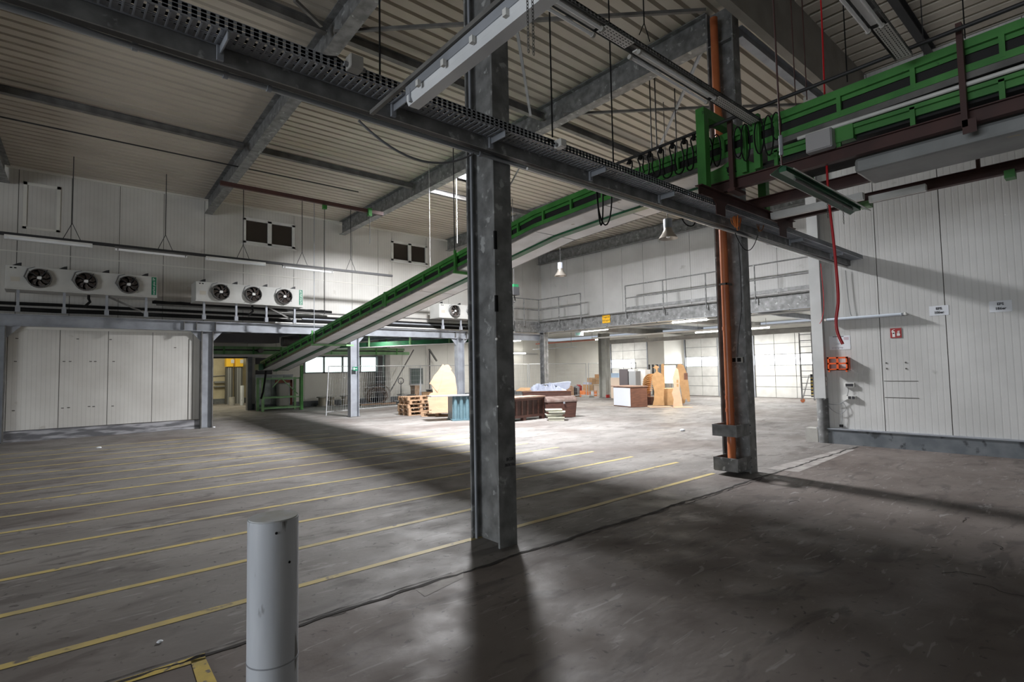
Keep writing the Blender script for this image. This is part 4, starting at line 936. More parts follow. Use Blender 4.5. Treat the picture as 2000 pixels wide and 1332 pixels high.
def icon(pts, nm, m): MB().prism(P2(pts), (XR-.0115, a, b0), (0, -1, 0), (0, 0, 1), (-.002, 0, 0)).build(nm, m, g)
icon([(3.5, 2), (8.5, 2), (8.5, 12.5), (7.6, 14), (4.4, 14), (3.5, 12.5)], 'pictogram', WTXT)
icon([(5, 14), (5.6, 16), (8.8, 17), (8.6, 17.8), (5, 17), (3, 15.5), (2.2, 12), (3, 11.6), (3.9, 14.6)], 'pictogram', WTXT)
icon([(4.5, 8.5), (7.5, 8.5), (7.5, 11), (4.5, 11)], 'pictogram', REDS)
for k in range(3): icon([(12+k*1.8, 3), (14+k*1.8, 6), (12.8+k*1.8, 10), (14.5+k*1.2, 15), (13+k*1.4, 13), (11.6+k*1.8, 8)], 'pictogram', WTXT)
g, a, c, b0, b1 = wallbox('plan_sheet', 'white printed plan sheet hung above the orange rack', 'notice', 1620, 656, 1661, 683, .004, PAPER, 'sheet')
b = MB().box(XR-.006, XR-.004, c+.12, a-.07, b1-.02, b1-.008); b.build('clip_strip', INK, g)
b = MB(); h = b1-b0; w_ = a-c
for t in (.12, .16): b.box(XR-.006, XR-.004, c+w_*.35, a-w_*.12, b0+h*t, b0+h*t+.004)
for k in range(4): b.box(XR-.006, XR-.004, a-w_*(.14+.15*k)-.004, a-w_*(.14+.15*k), b0+h*.05, b0+h*.16)
rnd = random.Random(4)
for k in range(7): yy = a-w_*(.2+.3*rnd.random()); zz = b0+h*(.35+.35*rnd.random()); b.box(XR-.006, XR-.004, yy-.08, yy, zz, zz+.003)
b.build('printed_lines', mat('faint_print', (.35, .36, .42), .7), g)
MB().box(XR-.006, XR-.004, c+.03, c+.12, b1-.09, b1-.03).build('logo_block', mat('faint_logo', (.55, .45, .5), .7), g)
# orange rack
p0 = onwall(1618, 712); p1 = onwall(1664, 710); zt = onwall(1640, 697).z; zb = onwall(1640, 723).z
g = thing('wall_rack', 'orange plastic rack with four openings on the right wall', 'rack', (12.6, (p0.y+p1.y)/2, zb)); X0 = XR-.14
ya, yb = p1.y+.03, p0.y-.02
b = MB()
for z in (zb, (zb+zt)/2-.014, zt-.035): b.box(X0, X0+.02, ya, yb, z, z+.032)
for y in (ya, (ya+yb)/2-.02, yb-.04): b.box(X0, X0+.02, y, y+.04, zb, zt)
b.build('front_frame', ORGB, g)
for y in (ya, yb-.012): MB().box(X0, XR-.001, y, y+.012, zb+.03, zt-.02).build('side', ORGB, g)
MB().box(X0, XR-.001, ya, yb, zb, zb+.012).build('shelf', ORGB, g)
for y in (ya+.02, yb-.05): MB().box(X0, X0+.02, y, y+.03, zb-.035, zb).build('foot', ORGB, g)
# display, switches, sockets and their cables
g, a, c, b0, b1 = wallbox('display_unit', 'small panel-mounted display unit with a dark screen', 'display', 1651, 748, 1670, 756, .05, WHT, 'housing', .005)
MB().box(XR-.053, XR-.05, c+.02, a-.02, b0+.015, b1-.012).build('screen', INK, g)
g, a, c, b0, b1 = wallbox('wall_socket', 'twin black socket in a white frame below the display unit', 'socket', 1657, 773, 1673, 780, .06, WHT, 'housing', .005)
for t in (.1, .55): MB().box(XR-.064, XR-.06, c+(a-c)*t, c+(a-c)*(t+.35), b0+.008, b1-.008).build('socket_insert', INK, g)
MB().box(XR-.04, XR-.001, a+.01, a+.09, b0-.02, b1+.01).build('side_box', WHT, g)
for (y0_, l) in ((736, 'upper black switch beside the corner post'), (746, 'lower black switch beside the corner post')):
    g, a, c, b0, b1 = wallbox('light_switch', l, 'switch', 1609, y0_, 1616, y0_+7, .07, WHT, 'housing'); MB().box(XR-.075, XR-.07, c+.012, a-.012, b0+.012, b1-.012).build('rocker', INK, g)
g, a, c, b0, b1 = wallbox('junction_box', 'small grey junction box at the top of the corner post cable', 'junction box', 1600, 637, 1609, 647, .08, CONCF, 'box', .005)
def wires(label, pts, r, m, X=12.71):
    return tag(MB().tube(smooth([Vector((X, at(px, py, 'X', X).y, at(px, py, 'X', X).z)) for px, py in pts]), r, 6).build('wall_cable', m), label, 'cable')
wires('thin grey cable running down beside the corner post', [(1604, 645), (1607, 680), (1609, 740), (1611, 775)], .010, GREYM)
wires('pale cable curving from the corner post to the socket', [(1611, 775), (1618, 788), (1635, 790), (1650, 783), (1657, 778)], .006, GREYM)
wires('second pale cable looping below the socket', [(1611, 778), (1622, 798), (1640, 808), (1652, 800), (1648, 788), (1640, 789)], .005, GREYM)
wires('short cable between the display unit and the socket', [(1656, 756), (1657, 764), (1654, 773)], .006, GREYM)
wires('cable dropping to the small plug on the curb', [(1643, 788), (1645, 810), (1643, 830)], .005, GREYM)
wires('grey cable coming down to the wall tube lamp', [(1651, 528), (1655, 570), (1661, 612), (1664, 615)], .006, GREYM)
wires('thin red cable reaching down to the junction box', [(1603, 515), (1608, 570), (1609, 600), (1606, 622), (1601, 632)], .007, RED, 12.6)
g, a, c, b0, b1 = wallbox('plug', 'small black plug lying on the curb ledge', 'plug', 1641, 829, 1647, 834, .05, BLK, 'plug_body')
# red hose
tag(MB().tube(smooth([at(px, py, 'X', xx) for px, py, xx in ((1602, -20, 7.3), (1606, 60, 7.3), (1611, 200, 7.2), (1615, 330, 7.1), (1620, 400, 7.1), (1628, 470, 7.1), (1635, 545, 7.1), (1637, 590, 7.1), (1633, 625, 7.1), (1636, 650, 7.1), (1646, 672, 7.1))]), [.009+.009*min(1, i/32) for i in range(51)], 8).build('red_hose', RED), 'long red hose hanging from the roof in front of the right wall', 'hose')

# ================================================================== AIR COOLERS ON THE LEFT WALL
YA = 19.0
def fan_into(root, cx, cz, r):
    fan = MB(); n = 28
    ring = []
    for (rr, yy) in ((r*1.12, 0), (r*1.06, -.12), (r, -.12), (r, .0)):
        ring += [(cx+rr*math.cos(t*2*PI/n), YA+yy, cz+rr*math.sin(t*2*PI/n)) for t in range(n)]
    fan.add(ring, [(i*n+t, i*n+(t+1) % n, (i+1)*n+(t+1) % n, (i+1)*n+t) for i in range(3) for t in range(n)], True)
    f = fan.build('fan_shroud', mat('fan_shroud_grey', (.12, .115, .11), .5) if 'fan_shroud_grey' not in MATS else MATS['fan_shroud_grey'], root)
    MB().cyl((cx, YA-.004, cz), r, .003, n, 'Y').build('fan_opening', BLK, f)
    MB().cyl((cx, YA-.10, cz), r*.26, .08, 16, 'Y').build('hub', mat('hub_grey', (.06, .055, .05), .4) if 'hub_grey' not in MATS else MATS['hub_grey'], f)
    MB().box(cx-.045, cx+.045, YA-.106, YA-.10, cz-.04, cz+.04).build('hub_label', WTXT, f)
    for k in range(7):
        a0 = k*2*PI/7; vs = []
        for (rr, da, dy) in ((.24, -.25, -.03), (.6, -.36, -.02), (.95, -.20, -.01), (.95, .38, -.07), (.6, .32, -.08), (.24, .25, -.08)):
            vs.append((cx+rr*r*math.cos(a0+da+rr*.5), YA+dy, cz+rr*r*math.sin(a0+da+rr*.5)))
        vs += [(x_, y_+.006, z_) for x_, y_, z_ in vs]
        MB().add(vs, [(0, 1, 2, 3, 4, 5), (11, 10, 9, 8, 7, 6)]+[(i, i+6, (i+1) % 6+6, (i+1) % 6) for i in range(6)]).build('blade', MATS['fan_blade_brown'], f)
    for k in range(4):
        a0 = PI/4+k*PI/2+.15
        MB().bar((cx+.2*r*math.cos(a0), YA-.13, cz+.2*r*math.sin(a0)), (cx+1.15*r*math.cos(a0), YA-.13, cz+1.15*r*math.sin(a0)), .018, .018, (0, 1, 0)).build('guard_strut', DARK, f)
mat('fan_blade_brown', (.10, .08, .07), .4); COOL = mat('cooler_casing_white', (.52, .52, .50), .45, c2=(.44, .44, .42), scale=2)
def cooler(label, x0, x1, z0, z1, fans, r, logo=True, plate=True):
    g = thing('air_cooler', label, 'air cooler', ((x0+x1)/2, YA+.3, z0))
    MB().box(x0, x1, YA, YA+.75, z0, z1).build('casing', COOL, g, bevel=.01)
    MB().box(x0-.01, x1+.01, YA-.01, YA+.76, z0-.03, z0).build('drip_tray', COOL, g)
    for cx in fans: fan_into(g, cx, (z0+z1)/2, r)
    if logo:
        MB().box(x1-.14, x1-.02, YA-.004, YA, z0+.05, z1-.02).build('label_plate', SGRN, g)
        text('lettering', 'market plus SP', .082, (x1-.08, YA-.006, (z0+z1)/2+.01), (0, 0, 1), (-1, 0, 0), WTXT, g)
    if plate: MB().box(x0+.1, x0+.28, YA-.004, YA, z0+.18, z0+.30).build('rating_plate', mat('plate_grey', (.45, .42, .36), .5) if 'plate_grey' not in MATS else MATS['plate_grey'], g)
    MB().box(x0+.08, x0+.13, YA-.003, YA, z1-.08, z1-.05).box(x0+.16, x0+.21, YA-.003, YA, z1-.08, z1-.05).build('screw_hole', BLK, g)
    n = 4; L = x1-x0
    for k in range(n):
        xx = x0+.25+(L-.5)*k/(n-1)
        MB().box(xx-.03, xx+.03, YA+.1, YA+.16, 3.47, z0-.03).box(xx-.05, xx+.05, YA+.08, YA+.18, 3.47, 3.62).build('support_leg', GALVL, g)
        MB().prism([(-.18, 0), (.05, 0), (.05, .12), (-.02, .1)], (xx, YA+.2, z1+.0), (1, 0, 0), (0, 0, 1), (0, .03, 0)).build('hanging_lug', DARK, g)
    xx = x0+.25+(L-.5)*2/3; MB().bar((xx, YA+.14, z0-.05), (xx+L*.28, YA+.4, 3.62), .03, .05).build('brace', GALVD, g)
    MB().tube([(x0+L*.52, YA+.3, z0-.03), (x0+L*.52, YA+.3, z0-.14), (x0+L*.53, YA+.32, z0-.22), (x0+L*.49, YA+.4, z0-.38)], .035, 8).build('drain_stub', BLK, g)
    for cx in fans: MB().tube([(cx-r*1.0, YA-.02, (z0+z1)/2-.1), (cx-r*1.35, YA-.02, (z0+z1)/2+.02), (cx-r*1.05, YA-.02, z1-.06), (cx-r*.4, YA-.01, z1-.0)], .010, 5).build('fan_cable', GREYM, g)
    return g
cooler('dark-side air cooler with three fans at the far left of the left wall', -.94, 2.37, 4.08, 4.68, [-.275, .70, 1.67], .235)
cooler('brighter air cooler with three fans in the middle of the left wall', 3.39, 6.69, 4.06, 4.655, [4.08, 5.05, 6.04], .235)
cooler('air cooler mostly hidden behind the foreground column', 12.35, 15.65, 3.98, 4.55, [13.1, 14.05, 15.0], .235)
# pipes on top of the lintel beam
for k, (y, z, r, x0, x1, m, l) in enumerate([(19.9, 3.62, .06, -16, 18.5, BLK, 'thick black insulated pipe on the lintel beam'), (20.1, 3.80, .045, -16, 18.5, BLK, 'black insulated pipe behind the cooler legs'),
        (20.15, 3.98, .03, 2.5, 18.5, GALVD, 'thin steel pipe under the middle air cooler'), (20.2, 4.06, .055, 2.4, 8.2, BLK, 'lumpy black insulated pipe starting right of the first cooler'),
        (19.82, 3.53, .03, 6, 18.5, WHT, 'white pipe lying along the top of the lintel beam'), (20.0, 3.72, .035, 7, 18.5, GALVL, 'pale pipe behind the sloping conveyor')]):
    pts = [(x0+(x1-x0)*i/30, y, z+(random.uniform(-.012, .012) if m == BLK else 0)) for i in range(31)]
    tag(MB().tube(pts, r, 8).build('wall_pipe', m), l, 'pipe')
tag(MB().bar((10.2, 19.5, 4.75), (13.2, 18.6, 5.15), .07, .09).build('slanted_rail', GALVD), 'slanted dark rail in front of the left wall behind the conveyor', 'rail')
# brown pipe under roof at left
r = tag(MB().bar(at(430, 357, 'Z', 6.35), at(748, 418, 'Z', 6.35), .08, .10).build('brown_rail', BRN), 'red-brown rail hanging below the roof at the left', 'rail')
for px, l in ((634, 'green clamp with a thin rod hanging from the left brown rail'), (722, 'second green clamp at the right end of the left brown rail')):
    p = at(px, 398 if px < 700 else 412, 'Z', 6.35); g = thing('rail_clamp', l, 'clamp', (p.x, p.y, 6.2)); MB().box(p.x-.05, p.x+.05, p.y-.05, p.y+.05, 6.2, 6.42).build('clamp', GRN, g); MB().tube([(p.x, p.y, 6.2), (p.x, p.y, 3.3 if px < 700 else 5.4)], .009, 5).build('rod', DARK, g)
tag(MB().tube([at(0, 228, 'Z', 7.35), at(700, 375, 'Z', 7.35)], .018, 6).build('roof_conduit', DARK), 'thin dark conduit under the roof sheets at the left', 'pipe')
# suspension rods
for (x_, px, y0_, y1_, Y, l, m) in ((0, 742, 0, 145, 3.66, 'thin threaded rod above the cable tray at the upper left', BLK), (0, 1079, 18, 268, 3.66, 'thin threaded rod right of the foreground column', BLK), (0, 1198, 80, 318, 3.66, 'third threaded rod of the cable tray', BLK),
        (0, 1273, 140, 290, 6.2, 'thin rod left of the festoon loops', DARK), (0, 1283, 140, 290, 6.0, 'thin rod just beside its twin left of the festoon loops', DARK), (0, 1322, 170, 300, 6.2, 'thin rod left of the bright green portal', DARK),
        (0, 1556, 0, 240, 3.0, 'rod in front of the valley girder', BRN), (0, 1576, 0, 195, 3.0, 'rod beside its twin in front of the valley girder', BRN), (0, 1655, 0, 160, 2.4, 'dark rod right of the red hose', BLK), (0, 1805, 0, 110, 2.0, 'rod at the lamp tray end', DARK), (0, 1885, 0, 75, 1.2, 'rod above the dark brown hanger post', BLK)):
    p0 = at(px, y0_, 'Y', Y); p1 = at(px, y1_, 'Y', Y); rod('hanger_rod', (p1.x, Y, p1.z), (p1.x, Y, 7.7), .008 if Y < 5 else .012, m, l, 'hanger')
g = thing('hanger_rod', 'forked rod carrying the perforated lamp tray', 'hanger', (5.0, 3.08, 4.9)); p = at(1258, 45, 'Y', 3.08)
MB().tube([(p.x, 3.08, p.z), (p.x, 3.08, 7.75)], .007, 5).build('rod', BLK, g)
for s in (-1, 1): MB().tube([(p.x, 3.08, p.z), (p.x+s*.09, 3.08, p.z-.16)], .005, 5).build('fork', BLK, g)
for px, l, b_ in ((893, 'pale cord hanging from the skylight crank', 475), (840, 'pale thin rod hanging left of the skylight', 520)):
    p0 = at(px, 352, 'Y', 13.0); p1 = at(px, b_, 'Y', 13.0); rod('hanger_rod', (p1.x, 13.0, p1.z), (p1.x, 13.0, 7.82), .008 if px > 880 else .006, WHT, l, 'cord')

# ================================================================== LOWER ANNEX
# green horizontal conveyor under the annex ceiling
g = thing('annex_conveyor', 'pale green horizontal conveyor under the annex ceiling', 'conveyor', (10, 26, 2.75))
MB().box(4.2, 14.6, 25.95, 26.02, 2.85, 2.97).build('top_rail', GRNL, g); MB().box(4.2, 14.9, 25.95, 26.02, 2.62, 2.78).build('lower_rail', GRNL, g)
MB().box(4.2, 14.6, 26.05, 26.6, 2.78, 2.84).build('belt', BELT, g); MB().box(4.2, 7.3, 25.9, 26.5, 2.52, 2.6).build('underside_sheet', SHEET, g)
for i in range(9): MB().box(4.5+i*1.2, 4.56+i*1.2, 25.93, 25.97, 2.62, 2.97).build('post', GRN, g)
MB().cyl((7.2, 25.75, 2.78), .11, .2, 16, 'Y').build('drive_drum', GALVD, g)
for xx in (5, 9, 13.5): MB().box(xx, xx+.05, 25.97, 26.02, 2.9, 3.65).build('hanger', GRN, g)
g = thing('annex_conveyor', 'dark green cross conveyor hung below the annex joists', 'conveyor', (14, 24, 3.0))
MB().bar((10.2, 24.2, 2.95), (16.2, 21.8, 3.25), .08, .22).build('side_rail', GRND, g); MB().bar((10.0, 24.0, 2.82), (16.4, 21.6, 3.12), .5, .03).build('underside_sheet', SHEET, g)
for t in (.2, .5, .8): p = lerp((10.2, 24.2, 2.95), (16.2, 21.8, 3.25), t); MB().box(p.x-.04, p.x+.04, p.y-.1, p.y-.05, p.z-.1, 3.65).build('hanger', GRNL, g)
tag(MB().box(5.6, 5.64, 22.8, 22.84, 3.2, 3.65).bar((4.4, 22.6, 3.1), (7.0, 23.1, 3.15), .7, .35).build('air_duct', mat('duct_dark', (.05, .05, .055), .6)), 'dark duct under the annex ceiling left of the conveyor', 'duct')
tag(MB().tube([(7.3, 23.2, 3.05), (8.5, 23.2, 3.05)], .2, 14).build('round_duct', GALVD), 'short round duct end under the annex ceiling', 'duct')
# doorway frame and zinc clad partition
df = thing('door_frame', 'pale zinc door frame of the annex doorway', 'door frame', (7.3, 28.1, 0))
MB().box(7.2, 7.4, 27.9, 28.2, 0, 2.6).build('jamb', GALVL, df); MB().box(4.0, 7.4, 27.95, 28.2, 2.5, 2.62).build('lintel', DARK, df)
zc = thing('zinc_screen', 'crumpled zinc sheet screen beside the annex doorway', 'screen', (8.0, 27.6, 0))
for (x0, x1) in ((7.45, 8.15), (8.17, 8.75), (8.77, 9.2)): MB().box(x0, x1, 27.55, 27.6, .25, 1.62).build('zinc_panel', mat('crumpled_zinc', (.17, .20, .19), .35, .5, c2=(.32, .36, .34), scale=3, bump=.5, bscale=4) if 'crumpled_zinc' not in MATS else MATS['crumpled_zinc'], zc)
MB().box(7.45, 9.2, 27.5, 27.6, 0, .25).build('base', CURB, zc); MB().box(7.45, 9.2, 27.5, 27.6, 1.62, 1.68).build('rail', GALVL, zc); MB().box(7.45, 8.2, 27.5, 27.6, 1.7, 2.5).build('dark_panel', DARK, zc)
# green support stand under the conveyor foot
st = thing('support_stand', 'green steel stand under the lower end of the conveyor', 'stand', (8.2, 26.3, 0)); Y0_, Y1_ = 26.1, 26.9; X0_, X1_ = 7.38, 9.08
for (xx, yy) in ((X0_, Y0_), (X1_, Y0_), (X0_, Y1_), (X1_, Y1_)): MB().box(xx-.05, xx+.05, yy-.05, yy+.05, 0, 1.55).build('leg', GRNL, st)
for z in (.14, .62, 1.5):
    for yy in (Y0_, Y1_): MB().box(X0_, X1_, yy-.03, yy+.03, z-.03, z+.03).build('cross_rail', GRNL, st)
MB().bar((8.2, Y0_, 1.5), (8.95, Y0_, .75), .04, .04, (0, 1, 0)).build('diagonal', GRNL, st); MB().bar((8.15, Y0_, 1.5), (7.8, Y0_, 1.1), .04, .04, (0, 1, 0)).build('diagonal', GRNL, st)
MB().box(X1_-.02, X1_+.1, Y0_-.08, Y0_+.04, 0, 2.1).build('upright', GRN, st)
tag(MB().box(8.35, 8.85, 27.0, 27.4, .15, 1.25).build('waste_drum', mat('pale_drum', (.38, .38, .36), .5), bevel=.06), 'pale plastic tank standing behind the green stand', 'tank')
tag(MB().box(8.2, 8.95, 26.98, 27.05, 1.28, 1.42).box(8.9, 9.0, 26.98, 27.06, .2, 1.42).build('red_pipe_frame', mat('rust_red', (.20, .05, .03), .6)), 'rust red pipe frame behind the green stand', 'frame')
tag(MB().tube([at(520, 722, 'Y', 25.8), at(517, 745, 'Y', 25.8), at(514, 765, 'Y', 25.8), at(510, 779, 'Y', 25.8)], .045, 8).build('black_hose', BLK), 'thick black hose hanging from the conveyor foot', 'hose')
# inner corridor things
for (px0, px1, l) in ((442, 456, 'left yellow cushion box above a dark gate in the far room'), (460, 475, 'right yellow cushion box above a dark gate in the far room')):
    a_ = at(px0, 710, 'Y', 34.9); c_ = at(px1, 710, 'Y', 34.9); t_ = at(px0, 702, 'Y', 34.9).z; b_ = at(px0, 716, 'Y', 34.9).z
    g = thing('dock_cushion', l, 'cushion', (a_.x, 34.9, b_)); MB().box(a_.x, c_.x, 34.9, 35.3, b_, t_+.15).build('cushion', YBOX, g); MB().box(a_.x+.25, a_.x+.42, 34.88, 34.9, b_+.2, t_).build('label_plate', WHT, g)
    g = thing('dock_gate', 'dark dock gate under the %s yellow cushion' % l.split()[0], 'gate', (a_.x, 35.1, 0)); MB().box(a_.x, c_.x, 35.0, 35.2, 0, b_-.02).build('gate_leaf', mat('gate_dark', (.09, .09, .085), .6), g); MB().box(a_.x+.1, a_.x+.2, 34.97, 35.0, 0, b_-.05).box(c_.x-.2, c_.x-.1, 34.97, 35.0, 0, b_-.05).build('gate_rail', GREYM, g)
a_ = at(473, 790, 'Y', 33); tag(MB().cyl((a_.x, 33, 0), .1, 1.1, 16).build('bollard', BOLL), 'small grey bollard in the far room beyond the doorway', 'bollard')
a_ = at(453, 775, 'Y', 33.5); tag(MB().cyl((a_.x, 33.5, 0), .15, .45, 14).build('cable_reel', CONCF), 'pale stump in the far room beyond the doorway', 'stump')
a_ = at(418, 745, 'Y', 35.9); tag(MB().box(a_.x, a_.x+.6, 35.8, 35.98, 1.25, 1.35).box(a_.x, a_.x+.6, 35.8, 35.98, 1.0, 1.06).build('wall_shelf', GREYM), 'small grey shelf on the cream wall of the far room', 'shelf')
tag(MB().tube([(a_.x+.9, 35.95, 3.6), (a_.x+.9, 35.95, 1.7), (a_.x-.2, 35.95, 1.65)], .03, 6).build('wall_pipe', GREYM), 'thin pipe on the cream wall of the far room', 'pipe')
area('far_room_light', (6.5, 32, 4.0), 3, 85, (0, 0, -1), (1, .93, .72))
# cable reels along the annex wall
def reel(label, px, py, r, h):
    p = at(px, py, 'Z', 0); x_, y_ = p.x, min(p.y, 27.6); g = thing('cable_reel', label, 'reel', (x_, y_, 0))
    MB().cyl((x_, y_, 0), r, .05, 20).build('bottom_disc', CONCF, g); MB().cyl((x_, y_, h-.05), r, .05, 20).build('top_disc', CONCF, g); MB().cyl((x_, y_, .05), r*.7, h-.1, 16).build('core', mat('reel_core', (.36, .33, .27), .8) if 'reel_core' not in MATS else MATS['reel_core'], g)
reel('largest pale cable reel right of the green stand', 624, 793, .27, .5); reel('middle pale cable reel along the annex wall', 643, 792, .2, .48); reel('right pale cable reel nearest the steel column', 662, 790, .22, .50)
g = MB(); rnd = random.Random(5); p = at(728, 788, 'Z', 0); p.y = 26.9
for k in range(12):
    rr = rnd.uniform(.4, .75); tl = rnd.uniform(-.5, .5)
    g.tube([Vector((p.x+rr*math.cos(t), p.y+.3*tl*math.cos(t)+rnd.uniform(-.02, .02), rr*.75+rr*.7*math.sin(t))) for t in [2*PI*i/20 for i in range(21)]], .012, 4)
tag(g.build('wire_coil', mat('rusty_wire', (.13, .085, .06), .7)), 'large loose coil of rusty wire leaning by the annex wall', 'wire')
tag(MB().box(p.x-1.2, p.x+1.6, p.y-.6, p.y-.3, 0, .05).box(p.x-.2, p.x+2.0, p.y-.9, p.y-.75, 0, .04).build('loose_planks', PALW), 'loose planks on the floor before the wire coil', 'planks')
# dark post, diagonal brace at annex wall
p = at(748, 740, 'Y', 27.7); tag(MB().box(p.x-.35, p.x-.05, 27.6, 27.9, 0, 2.6).build('cable_duct_post', DARK), 'dark vertical cable duct beside the annex windows', 'post'); tag(MB().box(p.x+.1, p.x+.4, 27.6, 27.95, 0, 3.4).build('wall_pillar', CONCF), 'pale pillar beside the annex windows', 'pillar')
tag(MB().bar(at(808, 683, 'Y', 27.6), at(762, 765, 'Y', 27.6), .05, .06, (0, 1, 0)).build('diagonal_bar', GALVD), 'long dark diagonal bar leaning against the annex wall', 'bar')
tag(MB().bar(at(838, 682, 'Y', 27.6), at(853, 705, 'Y', 27.6), .08, .1, (0, 1, 0)).build('wall_strut', GALVD), 'short dark strut near the annex ceiling', 'strut')
tag(MB().bar(at(839, 684, 'Y', 27.9), at(839, 760, 'Y', 27.9), .07, .07, (0, 1, 0)).build('wall_duct', GALVD), 'thin dark vertical duct behind the pallets', 'duct')
# hand truck
p = at(769, 788, 'Z', 0); x_, y_ = p.x, p.y-.8; g = thing('hand_truck', 'small hand truck standing by the annex wall', 'trolley', (x_, y_, 0))
MB().tube([(x_, y_, .1), (x_, y_, 1.2)], .025).build('handle_bar', DARK, g); MB().tube([(x_+.16*math.cos(t), y_, 1.22+.16*math.sin(t)) for t in [2*PI*i/16 for i in range(17)]], .02).build('handle_ring', DARK, g)
MB().box(x_-.25, x_+.25, y_-.25, y_+.05, .06, .12).build('platform', DARK, g)
for s in (-1, 1): MB().cyl((x_+s*.25, y_, .1), .1, .04, 14, 'X').build('wheel', CONCF, g)
# dark clutter by the annex wall
for k, (px, w, h, m, l) in enumerate(((800, .5, .4, DARK, 'dark low crate'), (812, .35, .9, PALW, 'brown upright box'), (830, .6, .5, CARD, 'brown carton'), (845, .5, .62, DARK, 'dark bin'), (786, .3, .45, CONCF, 'pale box'))):
    p = at(px, 782, 'Z', 0); y_ = 27.2; x_ = at(px, 760, 'Y', 27.2).x
    tag(MB().box(x_-w/2, x_+w/2, y_-.2, y_+.3, 0, h).box(x_-w/2-.02, x_+w/2+.02, y_-.22, y_+.32, h-.05, h).build('storage_box', m), l+' on the floor against the annex wall behind the pallets', 'box')

# ================================================================== MESH FENCES
def fence(label, p0, p1, h, feet=True, lean=(0, 0)):
    p0 = Vector((p0[0], p0[1], 0)); p1 = Vector((p1[0], p1[1], 0)); g = thing('site_fence', label, 'fence', lerp(p0, p1, .5)); Z = Vector((0, 0, 1)); L = Vector((lean[0], lean[1], 0))
    for p in (p0, p1): MB().tube([p+Z*.02, p+Z*h+L], .021, 8).build('post', GRID, g)
    for z in (.16, h-.02): MB().tube([p0+Z*z+L*(z/h), p1+Z*z+L*(z/h)], .018, 8).build('frame_tube', GRID, g)
    b = MB(); n = int((p1-p0).length/.12)
    for i in range(1, n): q = lerp(p0, p1, i/n); b.bar(q+Z*.16, q+Z*(h-.02)+L, .005, .005, (0, 1, 0))
    for i in range(1, 8): b.bar(p0+Z*(.16+(h-.2)*i/8)+L*(i/8), p1+Z*(.16+(h-.2)*i/8)+L*(i/8), .005, .005)
    b.build('wire_mesh', GRID, g, kind='stuff')
    if feet:
        for p in (p0, p1): MB().box(p.x-.12, p.x+.12, p.y-.3, p.y+.3, 0, .12).build('concrete_foot', CONCF, g)
    return g
fa = at(637, 813, 'Z', 0); fb = at(795, 790, 'Z', 0)
fence('leaning mesh fence panel in front of the annex windows', (fa.x, fa.y), (fa.x+5.2, fa.y+1.6), 2.0, False, (.15, .1))
fence('mesh fence panel behind the plywood boat cutout', (fa.x+5.3, fa.y+1.6), (fa.x+8.7, fa.y+2.0), 2.0)
f1 = at(1137, 773, 'Z', 0); YF = 21.4
def fx(px): return at(px, 750, 'Y', YF).x
fence('mesh fence panel just right of the foreground column', (fx(1000)-1.6, YF+.1), (fx(1031), YF), 2.0)
fence('mesh fence panel behind the tarpaulin heap', (fx(1034), YF), (fx(1135), YF-.4), 2.0)
fence('mesh fence panel in front of the cardboard boxes', (fx(1140), YF-.4), (fx(1140)+3.5, YF-1.2), 2.0)

# ================================================================== THINGS IN THE LIT ZONE
# pallets
def pallet(label, x, y, z, L=1.2, W=.8, ang=0, group=None, m=PALW):
    g = thing('pallet', label, 'pallet', (0, 0, 0), group)
    for i in range(5): MB().box(-L/2, L/2, -W/2+i*(W-.1)/4, -W/2+i*(W-.1)/4+.1, .122, .144).build('top_board', m, g)
    for i in range(3):
        MB().box(-L/2+i*(L-.1)/2, -L/2+i*(L-.1)/2+.1, -W/2, W/2, .1, .122).build('cross_board', m, g)
        MB().box(-L/2, L/2, -W/2+i*(W-.1)/2, -W/2+i*(W-.1)/2+.1, 0, .022).build('bottom_board', m, g)
        for j in range(3): MB().box(-L/2+i*(L-.12)/2, -L/2+i*(L-.12)/2+.12, -W/2+j*(W-.1)/2, -W/2+j*(W-.1)/2+.1, .022, .1).build('block', m, g)
    g.location = (x, y, z); g.rotation_euler = (0, 0, ang)
    return g
pp = at(822, 810, 'Z', 0)
pal = pallet('wooden pallet at the bottom of the stack beside the plywood boat cutout', pp.x, pp.y+.3, 0)
names_ = ['second from the bottom', 'middle one', 'second from the top', 'topmost']
for k in range(4):
    d = dup(pal, (pp.x+random.uniform(-.04, .04), pp.y+.3+random.uniform(-.04, .04), .146*(k+1)), 'wooden pallet in the stack beside the plywood boat cutout, '+names_[k]); d.rotation_euler = (0, 0, random.uniform(-.05, .05))
for q in [pal]: q['group'] = 'stacked pallets'
for o in COL.objects:
    if o.name.startswith('pallet') and o.parent is None: o['group'] = 'stacked pallets'
pb = at(862, 812, 'Z', 0)
pq = dup(pal, (pb.x, pb.y+.2, 0), 'wooden pallet carrying the pale plywood boat cutout'); pq.pop('group', None) if 'group' in pq else None
pq.rotation_euler = (0, 0, -.72)
if 'group' in pq: del pq['group']
